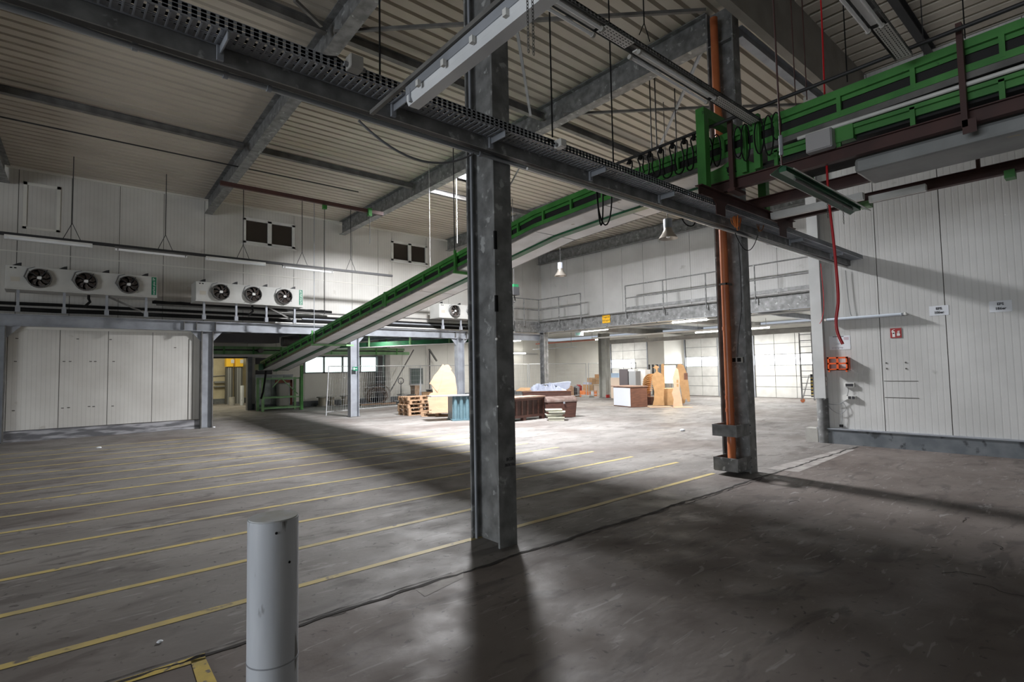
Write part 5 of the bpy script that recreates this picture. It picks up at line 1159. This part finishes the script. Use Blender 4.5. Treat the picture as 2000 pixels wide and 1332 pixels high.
# traced plywood cutouts stand as thick boards facing the camera side
def cutout(name, label, cat, pts, Y, m, thick=.025, ang=0, base=None, parts=()):
    """outline measured on the photograph, stood up as a board of real thickness in a plane facing the hall"""
    bx_, by_ = base
    P = at(bx_, by_, 'Z', Y); ax = Vector((_r.x, _r.y, 0)).normalized(); ax = Matrix.Rotation(ang, 3, 'Z') @ ax; n = Vector((0, 0, 1)).cross(ax)
    sc = (P-Vector((0, 0, CAMZ))).dot(_f)/FPX
    poly = [((px-bx_)*sc/math.cos(ang), (by_-py)*sc) for px, py in pts]
    g = thing(name, label, cat, P)
    MB().prism(poly, P, ax, (0, 0, 1), n*thick).build('board', m, g)
    return g, P, ax, n, sc
g, P, ax, n, sc = cutout('plywood_cutout', 'pale plywood cutout shaped like a sailing boat on a pallet', 'cutout',
    [(838, 806), (837, 790), (835, 778), (840, 768), (846, 766), (844, 752), (839, 749), (848, 735), (858, 722), (866, 711), (869, 714), (873, 712), (878, 713), (882, 720), (884, 719), (882, 724), (886, 729), (890, 737), (891, 748), (893, 760), (893, 806)], .146, PLY, base=(865, 806))
MB().prism([(-.38, 0), (.5, 0), (.5, .16), (-.38, .16)], P-n*.25, ax, (0, 0, 1), n*.02).build('base_board', PLY, g)
MB().bar(P+ax*.0-n*.25+Vector((0, 0, .01)), P+ax*.0+Vector((0, 0, .01)), .5, .02).build('foot', PLY, g)
MB().prism([(x_*sc, z_*sc) for x_, z_ in ((-24, 58), (-17, 72), (-7, 83), (0, 93), (2, 84), (-1, 66), (-6, 48), (-10, 40))], P-n*.016, ax, (0, 0, 1), n*.015).build('sail_layer', PLY, g)
MB().prism([(x_*sc, z_*sc) for x_, z_ in ((-26, 6), (-28, 24), (-24, 36), (-18, 38), (-12, 30), (-14, 12), (-6, 6))], P-n*.016, ax, (0, 0, 1), n*.015).build('figure_layer', PLY, g)
# blue-grey fluted container with a board on top
q = at(884, 822, 'Z', 0); axr = Vector((.93, -.36, 0)).normalized(); ayr = Vector((.36, .93, 0)); B0 = Vector((q.x, q.y, 0))
g = thing('fluted_container', 'blue-grey fluted plastic container beside the foreground column', 'container', B0)
n_ = 6; w_ = 1.25; poly = []
MB().prism([(0, 0), (w_, 0), (w_, .7), (0, .7)], B0+Vector((0, 0, .05)), axr, ayr, (0, 0, .78)).build('body', BLUE, g)
for i in range(n_): c_ = B0+axr*(.1+i*(w_-.2)/(n_-1))-ayr*.0; MB().tube([c_+Vector((0, 0, .05)), c_+Vector((0, 0, .82))], .075, 10).build('flute', BLUE, g)
MB().prism([(-.03, -.1), (w_+.03, -.1), (w_+.03, .72), (-.03, .72)], B0, axr, ayr, (0, 0, .05)).build('foot_rim', BLUE, g)
tag(MB().prism([(-.75, -.12), (w_, -.12), (w_, .7), (-.75, .7)], B0+Vector((0, 0, .835)), axr, ayr, (0, 0, .025)).build('tabletop_board', GREYM), 'flat grey board lying on the fluted container', 'board')
# long carved oak bench-chest
def corner(px, py): v = at(px, py, 'Z', 0); return Vector((v.x, v.y, 0))
A_ = corner(985, 826); B_ = corner(1063, 817); axc = (B_-A_).normalized(); ayc = Vector((-axc.y, axc.x, 0)); L_ = (B_-A_).length; hgt = .78
g = thing('oak_counter', 'long dark oak panelled chest right of the foreground column', 'chest', A_)
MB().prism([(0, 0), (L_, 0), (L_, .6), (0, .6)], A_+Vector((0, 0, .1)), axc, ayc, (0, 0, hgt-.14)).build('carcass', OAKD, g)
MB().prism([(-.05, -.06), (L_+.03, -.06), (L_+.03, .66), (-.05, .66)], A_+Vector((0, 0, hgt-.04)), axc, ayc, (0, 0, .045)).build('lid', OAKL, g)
k = 7
for i in range(k+1): x_ = i*(L_-.06)/k; MB().prism([(x_, -.02), (x_+.06, -.02), (x_+.06, 0), (x_, 0)], A_+Vector((0, 0, .1)), axc, ayc, (0, 0, hgt-.14)).build('stile', OAK, g)
for z_ in (.1, hgt-.12): MB().prism([(0, -.022), (L_, -.022), (L_, 0), (0, 0)], A_+Vector((0, 0, z_)), axc, ayc, (0, 0, .08)).build('panel_rail', OAK, g)
for x_ in (0, L_*.45, L_-.14): MB().prism([(x_, -.02), (x_+.14, -.02), (x_+.14, .12), (x_, .12)], A_, axc, ayc, (0, 0, .1)).build('foot', OAK, g)
# second chest with the tarpaulin heap
A2 = corner(1040, 797)+Vector((.2, .6, 0)); g = thing('oak_chest', 'low dark oak chest under the tarpaulin heap', 'chest', A2)
A2 = at(1022, 792, 'Z', 0); A2 = Vector((A2.x, A2.y, 0)); B2 = at(1116, 790, 'Z', 0); ax2 = Vector((B2.x-A2.x, B2.y-A2.y, 0)).normalized(); ay2 = Vector((-ax2.y, ax2.x, 0)); L2 = Vector((B2.x-A2.x, B2.y-A2.y, 0)).length
g.location = A2; ROOTS[g.name] = A2.copy()
MB().prism([(0, 0), (L2, 0), (L2, .7), (0, .7)], A2, ax2, ay2, (0, 0, .62)).build('carcass', OAK, g); MB().prism([(-.04, -.04), (L2+.05, -.04), (L2+.05, .74), (-.04, .74)], A2+Vector((0, 0, .62)), ax2, ay2, (0, 0, .04)).build('lid', WALN, g)
for i in range(5): x_ = i*(L2-.06)/4; MB().prism([(x_, -.02), (x_+.06, -.02), (x_+.06, 0), (x_, 0)], A2+Vector((0, 0, .05)), ax2, ay2, (0, 0, .55)).build('stile', OAK, g)
# tarpaulin: folded heap
def heap(name, label, cat, c, w, d, h, m, seed, axv, ayv, z0, nx=60, ny=26):
    from mathutils import noise
    vs = []; f = []
    for j in range(ny+1):
        for i in range(nx+1):
            u_ = i/nx*2-1; v_ = j/ny*2-1
            edge = max(0, 1-(abs(u_)**3))*max(0, 1-(abs(v_)**3))
            nz = noise.noise(Vector((u_*3.2+seed, v_*2.2, seed))); n2 = abs(noise.noise(Vector((u_*6+seed, v_*5+3, seed*2))))
            z = z0+h*edge**.6*(.5+.55*nz+.62*(.6-n2*2.6)) ; z = max(z, z0+.004)
            wob = .06*noise.noise(Vector((u_*4, v_*4, seed+9)))
            vs.append(Vector(c)+axv*(u_*w/2+wob)+ayv*(v_*d/2+wob)+Vector((0, 0, z)))
    W_ = nx+1
    for j in range(ny):
        for i in range(nx): f.append((j*W_+i, j*W_+i+1, (j+1)*W_+i+1, (j+1)*W_+i))
    return tag(MB().add(vs, f, False).build(name, m), label, cat)
cc = A2+ax2*(L2*.52)+ay2*.35
heap('tarpaulin', 'crumpled pale blue tarpaulin heaped on the low oak chest', 'tarpaulin', cc, 1.75, .75, .42, TARP, 3.3, ax2, ay2, .66)
tb = A2+ax2*(L2*.80)+ay2*.15; tag(MB().prism([(-.9, .30), (-.2, .36), (.35, .42), (.5, .40), (.42, .12), (.3, .02), (-.1, .0), (-.2, .2)], tb+Vector((0, 0, .68)), ax2, (0, 0, 1), ay2*.3).build('folded_tarpaulin', TARP, bevel=.03), 'folded stiff tarpaulin on the right of the heap', 'tarpaulin')
cb_ = A2+ax2*.0+ay2*.0; tag(MB().prism([(-.35, 0), (.45, 0), (.65, .5), (-.1, .55)], cb_+Vector((0, 0, .68)), ax2, ay2+Vector((0, 0, .25)), (0, 0, .012)).build('cardboard_sheet', CARD), 'flat brown cardboard sheet left of the tarpaulin heap', 'cardboard')
# round-lidded trunk
A3 = corner(1072, 818); B3 = corner(1126, 815); ax3 = (B3-A3).normalized(); ay3 = Vector((-ax3.y, ax3.x, 0)); L3 = (B3-A3).length
g = thing('trunk', 'old brown trunk with a rounded lid', 'trunk', A3); hh = .55; D3 = .62
MB().add([A3+ax3*.04+Vector((0, 0, .02)), A3+ax3*(L3-.04)+Vector((0, 0, .02)), A3+ax3*(L3-.04)+ay3*D3+Vector((0, 0, .02)), A3+ax3*.04+ay3*D3+Vector((0, 0, .02)), A3-ax3*.03+Vector((0, 0, hh)), A3+ax3*(L3+.03)+Vector((0, 0, hh)), A3+ax3*(L3+.03)+ay3*(D3+.04)+Vector((0, 0, hh)), A3-ax3*.03+ay3*(D3+.04)+Vector((0, 0, hh))], [(0, 3, 2, 1), (4, 5, 6, 7), (0, 1, 5, 4), (1, 2, 6, 5), (2, 3, 7, 6), (3, 0, 4, 7)]).build('box', OAK, g)
arc = [(D3*.5-(D3*.52)*math.cos(t), .19*math.sin(t)) for t in [PI*i/10 for i in range(11)]]
MB().prism([(a_[0], a_[1]) for a_ in arc], A3-ax3*.05+Vector((0, 0, hh+.005)), ay3, (0, 0, 1), ax3*(L3+.1)).build('lid', mat('trunk_lid', (.09, .055, .045), .5, c2=(.17, .13, .115), scale=5), g)
pm = A3+ax3*(L3*.55)-ay3*.02; MB().prism([(-.03, 0), (.03, 0), (.03, .06), (0, .08), (-.03, .06)], pm+Vector((0, 0, hh-.06)), ax3, (0, 0, 1), -ay3*.015).build('lock_plate', GALVL, g)
# stack of cream trays in front of the trunk
A4 = corner(1070, 821); B4 = corner(1103, 820.5); ax4 = (B4-A4).normalized(); ay4 = Vector((-ax4.y, ax4.x, 0)); zz = 0
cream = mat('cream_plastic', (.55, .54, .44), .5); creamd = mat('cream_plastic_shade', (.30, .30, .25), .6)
lv = ['bottom', 'second lowest', 'second highest', 'top']
for k, (h_, off, rot) in enumerate(((.125, 0, 0), (.09, -.05, .1), (.09, .02, -.06), (.07, -.07, .04))):
    R_ = Matrix.Rotation(rot, 3, 'Z'); a_ = R_ @ ax4; b_ = R_ @ ay4; O = A4+ax4*off-ay4*.25+Vector((0, 0, zz)); w4, d4 = .55, .42
    g = thing('cream_case', 'cream flat case, %s of the stack before the trunk' % lv[k], 'case', O)
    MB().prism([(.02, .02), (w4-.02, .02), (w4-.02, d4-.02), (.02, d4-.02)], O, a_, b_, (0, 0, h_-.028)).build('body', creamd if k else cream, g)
    MB().prism([(0, 0), (w4, 0), (w4, d4), (0, d4)], O+Vector((0, 0, h_-.028)), a_, b_, (0, 0, .026)).build('lid', cream, g)
    zz += h_
# cardboard boxes near the pale column
def carton(label, px0, px1, py0, py1, Y, m=CARD, d=.4, z0=None, cat='box', name='cardboard_box'):
    a_ = at(px0, py1, 'Y', Y); c_ = at(px1, py1, 'Y', Y); t_ = at(px0, py0, 'Y', Y).z; b_ = max(0, a_.z)
    if z0 is not None: b_ = z0
    g = thing(name, label, cat, (a_.x, Y, b_)); MB().box(a_.x+.01, c_.x-.01, Y, Y+d, b_, t_).build('box', m, g); MB().box(a_.x+.01, c_.x-.01, Y-.004, Y, t_-.06, t_-.03).build('tape', mat('box_tape', (.55, .42, .25), .5) if 'box_tape' not in MATS else MATS['box_tape'], g)
    return g
YC = 21.6
carton('orange-edged crate at the foot of the cardboard boxes', 1142, 1154, 763, 776, YC, mat('orange_crate', (.75, .22, .06), .5), z0=0, name='crate'); carton('white crate between the orange ones', 1154.5, 1160, 763, 776, YC, PAPER, z0=0, name='crate'); carton('orange crate right of the white crate', 1160.5, 1166, 763, 776, YC, MATS['orange_crate'], z0=0, name='crate')
Z1 = at(1157, 763, 'Y', YC).z
carton('brown cardboard box at the left on the crates', 1148, 1159, 751, 763, YC, z0=Z1); carton('pale printed carton leaning by the pale column', 1160, 1176, 752, 763, YC+.02, mat('pale_carton', (.62, .5, .4), .7), z0=Z1)
carton('lowest pale carton beside the pale column', 1167, 1177, 763, 776, YC, MATS['pale_carton'], z0=0)
Z2 = at(1153.5, 751, 'Y', YC).z
carton('small white and blue box on the left brown carton', 1148.5, 1156, 747, 751, YC, mat('white_blue_box', (.45, .48, .62), .6), z0=Z2); carton('upper left cardboard box of the pile', 1157, 1163, 738, 751, YC, z0=Z2); carton('upper middle cardboard box of the pile', 1163.5, 1171, 739, 751, YC, z0=Z2); carton('topmost cardboard box against the pale column', 1171.5, 1177, 731, 751, YC, z0=Z2)
# clutter between heap and boxes
for k, (px0, px1, h_, m, l) in enumerate(((1115, 1121, .5, PALW, 'pale wooden offcut'), (1122, 1127, .42, DARK, 'dark machine part'), (1128, 1132, .5, GREYM, 'grey canister'), (1132.5, 1137, .55, REDS, 'red canister'))):
    a_ = at(px0, 765, 'Y', 22.2); c_ = at(px1, 765, 'Y', 22.2); tag(MB().box(a_.x, c_.x, 22.2, 22.6, .1, .1+h_).box(a_.x+.05, c_.x-.05, 22.25, 22.5, .1+h_, .16+h_).build('canister' if k > 1 else 'offcut', m), l+' on the low pallet behind the fence', 'container')
a_ = at(1113, 770, 'Y', 22.3); pz = dup(pal, (a_.x+1.1, 22.5, 0), 'low pallet with canisters behind the fence'); pz.scale = (1.7, 1, .65)
if 'group' in pz: del pz['group']
tag(MB().box(at(1184, 700, 'Y', 19.7).x-.1, at(1184, 700, 'Y', 19.7).x+.15, 19.65, 19.72, .02, .18).build('red_marker', REDS), 'small red block at the foot of the pale column', 'marker')
# desk
D0 = corner(1198, 792.5); D1 = corner(1232, 796); D2 = corner(1252, 792)
axd = (D1-D0).normalized(); ayd = Vector((-axd.y, axd.x, 0)); Ld = (D1-D0).length; Wd = .85
g = thing('reception_desk', 'walnut desk with a white front panel', 'desk', D0); hd = .86
MB().prism([(0, .02), (Ld, .02), (Ld, Wd), (0, Wd)], D0, axd, ayd, (0, 0, hd)).build('carcass', WALN, g)
MB().prism([(.04, 0), (Ld-.03, 0), (Ld-.03, .02), (.04, .02)], D0+Vector((0, 0, .04)), axd, ayd, (0, 0, hd-.08)).build('front_panel', PAPER, g)
MB().prism([(-.1, -.04), (Ld+.04, -.04), (Ld+.04, Wd+.04), (-.1, Wd+.04)], D0+Vector((0, 0, hd)), axd, ayd, (0, 0, .04)).build('desktop', OAKL, g)
# tall panels behind the desk
for (px0, px1, py0, X, m, l) in ((1210, 1228, 721, 21.6, GREYD, 'tall dark grey cabinet behind the desk'), (1228.5, 1243, 725, 21.5, GREYM, 'tall mid grey cabinet behind the desk'), (1244, 1262, 722, 21.9, WHT, 'tall white panel behind the desk')):
    a_ = at(px0, 760, 'X', X).y; c_ = at(px1, 760, 'X', X).y; t_ = at((px0+px1)/2, py0, 'X', X).z
    g = thing('tall_cabinet', l, 'cabinet', (X, (a_+c_)/2, 0)); MB().box(X, X+.4, c_+.01, a_-.01, 0, t_).build('body', m, g); MB().box(X-.015, X, c_+.02, a_-.02, .05, t_-.03).build('door', m, g)
a_ = at(1232, 722, 'X', 21.6); g = thing('desk_lamp', 'small white box with thin arms on the grey cabinet', 'lamp', (21.6, a_.y, a_.z)); MB().box(21.6, 21.85, a_.y-.2, a_.y+.2, at(1236, 725, 'X', 21.5).z, at(1236, 721, 'X', 21.5).z).build('base', WHT, g); MB().tube([(21.7, a_.y, a_.z), (21.7, a_.y+.08, a_.z+.25), (21.7, a_.y, a_.z+.38)], .02).build('arm', GREYD, g)
a_ = at(1199, 728, 'X', 24); tag(MB().box(24, 24.4, a_.y-.35, a_.y+.25, 0, 1.15).build('cardboard_box', MATS['pale_carton']), 'tall pale carton behind the left edge of the desk', 'box')
tag(MB().box(24, 24.2, a_.y-.3, a_.y+.2, 1.15, 1.4).build('blue_white_pack', mat('pale_blue_pack', (.45, .58, .75), .6)), 'pale blue and white package behind the left desk edge', 'box')
# nested wooden chairs
p = at(1264, 770, 'X', 20.6); tag(MB().box(20.45, 20.8, p.y-.3, p.y+.3, 0, .36).build('wooden_box', OAK), 'low dark box under the nested wooden chair shells', 'box')
for k in range(9):
    p = at(1262+k*.7, 742, 'X', 20.6); z_ = .62+k*.095-.18; g = MB()
    pts = [Vector((20.6-.0, p.y+.35*math.cos(t)*.55, z_+.12*math.sin(t)-.15*math.cos(t))) for t in [PI*(.15+.7*i/8) for i in range(9)]]
    for q0, q1 in zip(pts, pts[1:]): g.bar(q0, q1, .42, .02)
    tag(g.build('chair_shell', MDF), 'curved wooden chair shell in the nested stack, %s' % ['lowest', 'second from the bottom', 'third from the bottom', 'fourth from the bottom', 'fifth from the bottom', 'sixth from the bottom', 'seventh from the bottom', 'eighth from the bottom', 'topmost'][k], 'chair')
p = corner(1254, 789); g = thing('dark_cupboard', 'dark brown low cupboard between the desk and the hat cutout', 'cupboard', p); axq = Vector((_r.x, _r.y, 0)).normalized(); nq = Vector((0, 0, 1)).cross(axq)
MB().prism([(0, 0), (.42, 0), (.42, .4), (0, .4)], p, axq, nq, (0, 0, .62)).build('carcass', OAK, g)
for z_ in (.06, .25, .44): MB().prism([(.03, -.015), (.39, -.015), (.39, 0), (.03, 0)], p+Vector((0, 0, z_)), axq, nq, (0, 0, .15)).build('drawer', WALN, g)
# figure with hat
cutout('figure_cutout', 'brown fibreboard cutout of a standing person in a brimmed hat', 'cutout',
    [(1275, 792), (1278, 780), (1279, 765), (1276, 750), (1275, 738), (1277, 731), (1283, 727), (1284, 723), (1281, 719), (1277, 718), (1281, 716), (1283, 713), (1287, 715), (1290, 717), (1287, 720), (1287, 726), (1292, 729), (1296, 731), (1299, 738), (1300, 748), (1298, 765), (1297, 780), (1298, 792)], 0, MDF, base=(1287, 793))
tag(MB().prism([(-.45, -.25), (.5, -.25), (.5, .2), (-.45, .2)], corner(1287, 795)+Vector((0, 0, .001)), axq, nq, (0, 0, .02)).build('base_board', PLY), 'flat plywood base board under the hat cutout', 'board')
cutout('plank_cutout', 'narrow upright fibreboard plank behind the hat cutout', 'cutout', [(1293, 790), (1294, 712), (1298, 710), (1300, 712), (1300, 790)], .0, MDF, base=(1297, 790), ang=.1)
g, P, ax, n, sc = cutout('plank_cutout', 'tall fibreboard cutout with shaped edges right of the work lamp', 'cutout', [(1315, 795), (1317, 780), (1314, 768), (1318, 755), (1316, 740), (1320, 725), (1323, 718), (1327, 722), (1329, 740), (1328, 760), (1331, 778), (1333, 795)], 0, PLY, base=(1324, 795), ang=-.25)
for z_ in (.85, 1.02): MB().prism([(-.02, 0), (.06, 0), (.06, .12), (-.02, .12)], P+Vector((0, 0, z_))-n*.004, ax, (0, 0, 1), n*.004).build('painted_square', CARD, g)
g, P, ax, n, sc = cutout('arched_cutout', 'arched brown fibreboard panel at the right end of the cutout group', 'cutout', [(1333, 788), (1332, 765), (1328, 740), (1325, 722), (1327, 712), (1332, 710), (1338, 714), (1342, 726), (1345, 745), (1347, 770), (1347, 784), (1343, 785), (1340, 778), (1337, 788)], 0, MDF, base=(1337, 789), ang=-.3)
MB().prism([(.02, 1.1), (.18, 1.1), (.18, 1.4), (.02, 1.4)], P-n*.004, ax, (0, 0, 1), n*.004).build('painted_square', WALN, g)
tag(MB().prism([(-.2, -.2), (.55, -.2), (.55, .2), (-.2, .2)], corner(1324, 796)+Vector((0, 0, .001)), axq, nq, (0, 0, .02)).build('base_board', PLY), 'flat base board under the tall shaped cutout', 'board')
p = corner(1306, 792); tag(MB().prism([(-.3, 0), (.3, 0), (.3, .4), (-.3, .4)], p, axq, nq, (0, 0, .75)).build('wooden_crate', MDF), 'brown wooden crate under the work lamp', 'crate')
g = thing('carved_ornament', 'pale carved rocking figure on the floor beside the hat cutout', 'ornament', corner(1304, 790)-Vector((.3, .1, 0)))
o_ = corner(1304, 790)-Vector((.3, .1, 0)); MB().sphere(o_+Vector((0, 0, .32)), .16, 12, 8, .8).build('body', PALW, g); MB().tube([o_+Vector((0, 0, .32)), o_+axq*.25+Vector((0, 0, .45))], [.1, .05], 10).build('neck', PALW, g); MB().tube([o_-axq*.2+Vector((0, 0, .04)), o_+Vector((0, 0, .0+.03)), o_+axq*.25+Vector((0, 0, .05))], .03, 6).build('rocker', PALW, g); MB().tube([o_+Vector((0, 0, .05)), o_+Vector((0, 0, .25))], .04, 6).build('leg', PALW, g)
# work lamp
w0 = at(1307, 730, 'X', 21.7); g = thing('work_lamp', 'glowing warm work lamp panel behind the cutouts', 'lamp', (21.7, w0.y, .75))
MB().box(21.7, 21.72, w0.y-.33, w0.y+.27, .95, 1.75).build('glowing_panel', LITW, g); MB().box(21.72, 21.8, w0.y-.36, w0.y+.3, .92, 1.78).build('housing', GREYM, g); MB().box(21.72, 21.78, w0.y-.05, w0.y+.05, 0, .92).build('stand', GREYM, g)
# ladder
l0 = corner(1566, 786); X = l0.x; LAD = mat('ladder_aluminium', (.2, .2, .2), .5)
g = thing('rolling_ladder', 'white rolling ladder beside the corner post', 'ladder', (X, l0.y, 0))
ya_, yb_ = at(1563, 700, 'X', X).y, at(1587, 700, 'X', X).y
zt_ = at(1565, 650, 'X', X).z
for y_ in (ya_, yb_): MB().bar((X, y_, .1), (X, y_, zt_), .05, .05).build('stile', LAD, g)
z_ = .3
while z_ < zt_: MB().box(X-.04, X+.04, yb_, ya_, z_, z_+.03).build('rung', LAD, g); z_ += .27
MB().bar((X+.05, ya_, .15), (X+.9, ya_, 1.2), .04, .04).build('rear_strut', LAD, g)
MB().cyl((X-.02, ya_-.02, .09), .09, .04, 16, 'X').build('castor', ORG, g)
b = MB()
for i in range(6): b.box(X+.06, X+.07, yb_+.05, yb_+.15, .3+i*.15, .37+i*.15)
b.build('hazard_stripes', YELB, g); MB().box(X+.07, X+.08, yb_+.04, yb_+.16, .25, 1.25).build('hazard_board', INK, g)
# hoist hanging beside the foreground column
p = at(1004, 560, 'Y', 14.0); g = thing('chain_hoist', 'small green and black hoist seen right of the foreground column', 'hoist', p); MB().box(p.x-.1, p.x+.12, 13.9, 14.1, p.z-.02, p.z+.08).build('motor', GRND, g); MB().box(p.x-.12, p.x+.14, 13.88, 14.1, p.z-.3, p.z-.02).build('housing', DARK, g); MB().tube([(p.x, 14, p.z-.3), (p.x+.05, 14, p.z-.5), (p.x-.02, 14, p.z-.55)], .02).build('hook', DARK, g); MB().tube([(p.x, 14, p.z+.1), (p.x, 14, 7.7)], .01, 5).build('cable', DARK, g)
# items under the mezzanine ceiling
for (y_, z_, l) in ((10.0, 3.3, 'white pipe run under the mezzanine near the dock doors'), (12.5, 3.42, 'second pipe run under the mezzanine')):
    tag(MB().tube([(22, 3, z_), (22, 19, z_)], .04, 8).build('ceiling_pipe', WHT) if y_ < 11 else MB().tube([(19.3, 3, 3.5), (19.3, 19.5, 3.5)], .03, 8).build('ceiling_pipe', WHT), l, 'pipe')
tag(MB().box(24.9, 25.2, 3, 21, 3.1, 3.3).build('ceiling_duct', CONCF), 'pale cable duct running under the mezzanine ceiling', 'duct')
tag(MB().tube([(24, 20.5, 3.35), (24, 25.5, 3.35)], .04, 8).build('ceiling_pipe', mat('pipe_rust', (.38, .12, .08), .6)), 'rust red pipe under the ceiling left of the pale column', 'pipe')
b = MB().box(22.5, 22.55, 20.6, 24.2, 2.9, 2.94); b.tube([(22.52, 21, 2.94), (22.52, 21, 3.9)], .012, 5); b.tube([(22.52, 23.8, 2.94), (22.52, 23.8, 3.9)], .012, 5); tag(b.build('hanging_rail', GREYM), 'thin grey rail hanging left of the pale column', 'rail')
a_ = at(1130, 646, 'X', 19.6); g = thing('exit_sign', 'pale lit exit sign box under the mezzanine girder', 'sign', (a_.x, a_.y, 3.3)); MB().box(a_.x, a_.x+.06, a_.y-.25, a_.y+.25, 3.3, 3.48).build('sign_box', PAPER, g); MB().box(a_.x+.02, a_.x+.04, a_.y-.01, a_.y+.01, 3.48, 3.95).build('hanger', GALVD, g); MB().box(a_.x-.004, a_.x, a_.y-.18, a_.y+.18, 3.33, 3.45).build('pictogram', mat('pale_sign_green', (.35, .62, .55), .5), g)
# litter
p = corner(1333, 842); g = thing('litter', 'crumpled white scrap on the floor left of the pipe column', 'litter', p); MB().sphere(p+Vector((0, 0, .03)), .07, 7, 5, .4).build('scrap', PAPER, g)
for (px, py, l) in ((193, 875, 'small pale chip on the dark lanes at the left'), (417, 835, 'white scrap beside the curb end of the partition'), (312, 1256, 'tiny reddish white chip between the lanes in the foreground')):
    p = corner(px, py); tag(MB().sphere(p+Vector((0, 0, .01)), .02 if py > 1000 else .06, 6, 4, .4).build('litter', PAPER), l, 'litter')
for px, py in ((1290, 432), (1350, 440)): pass
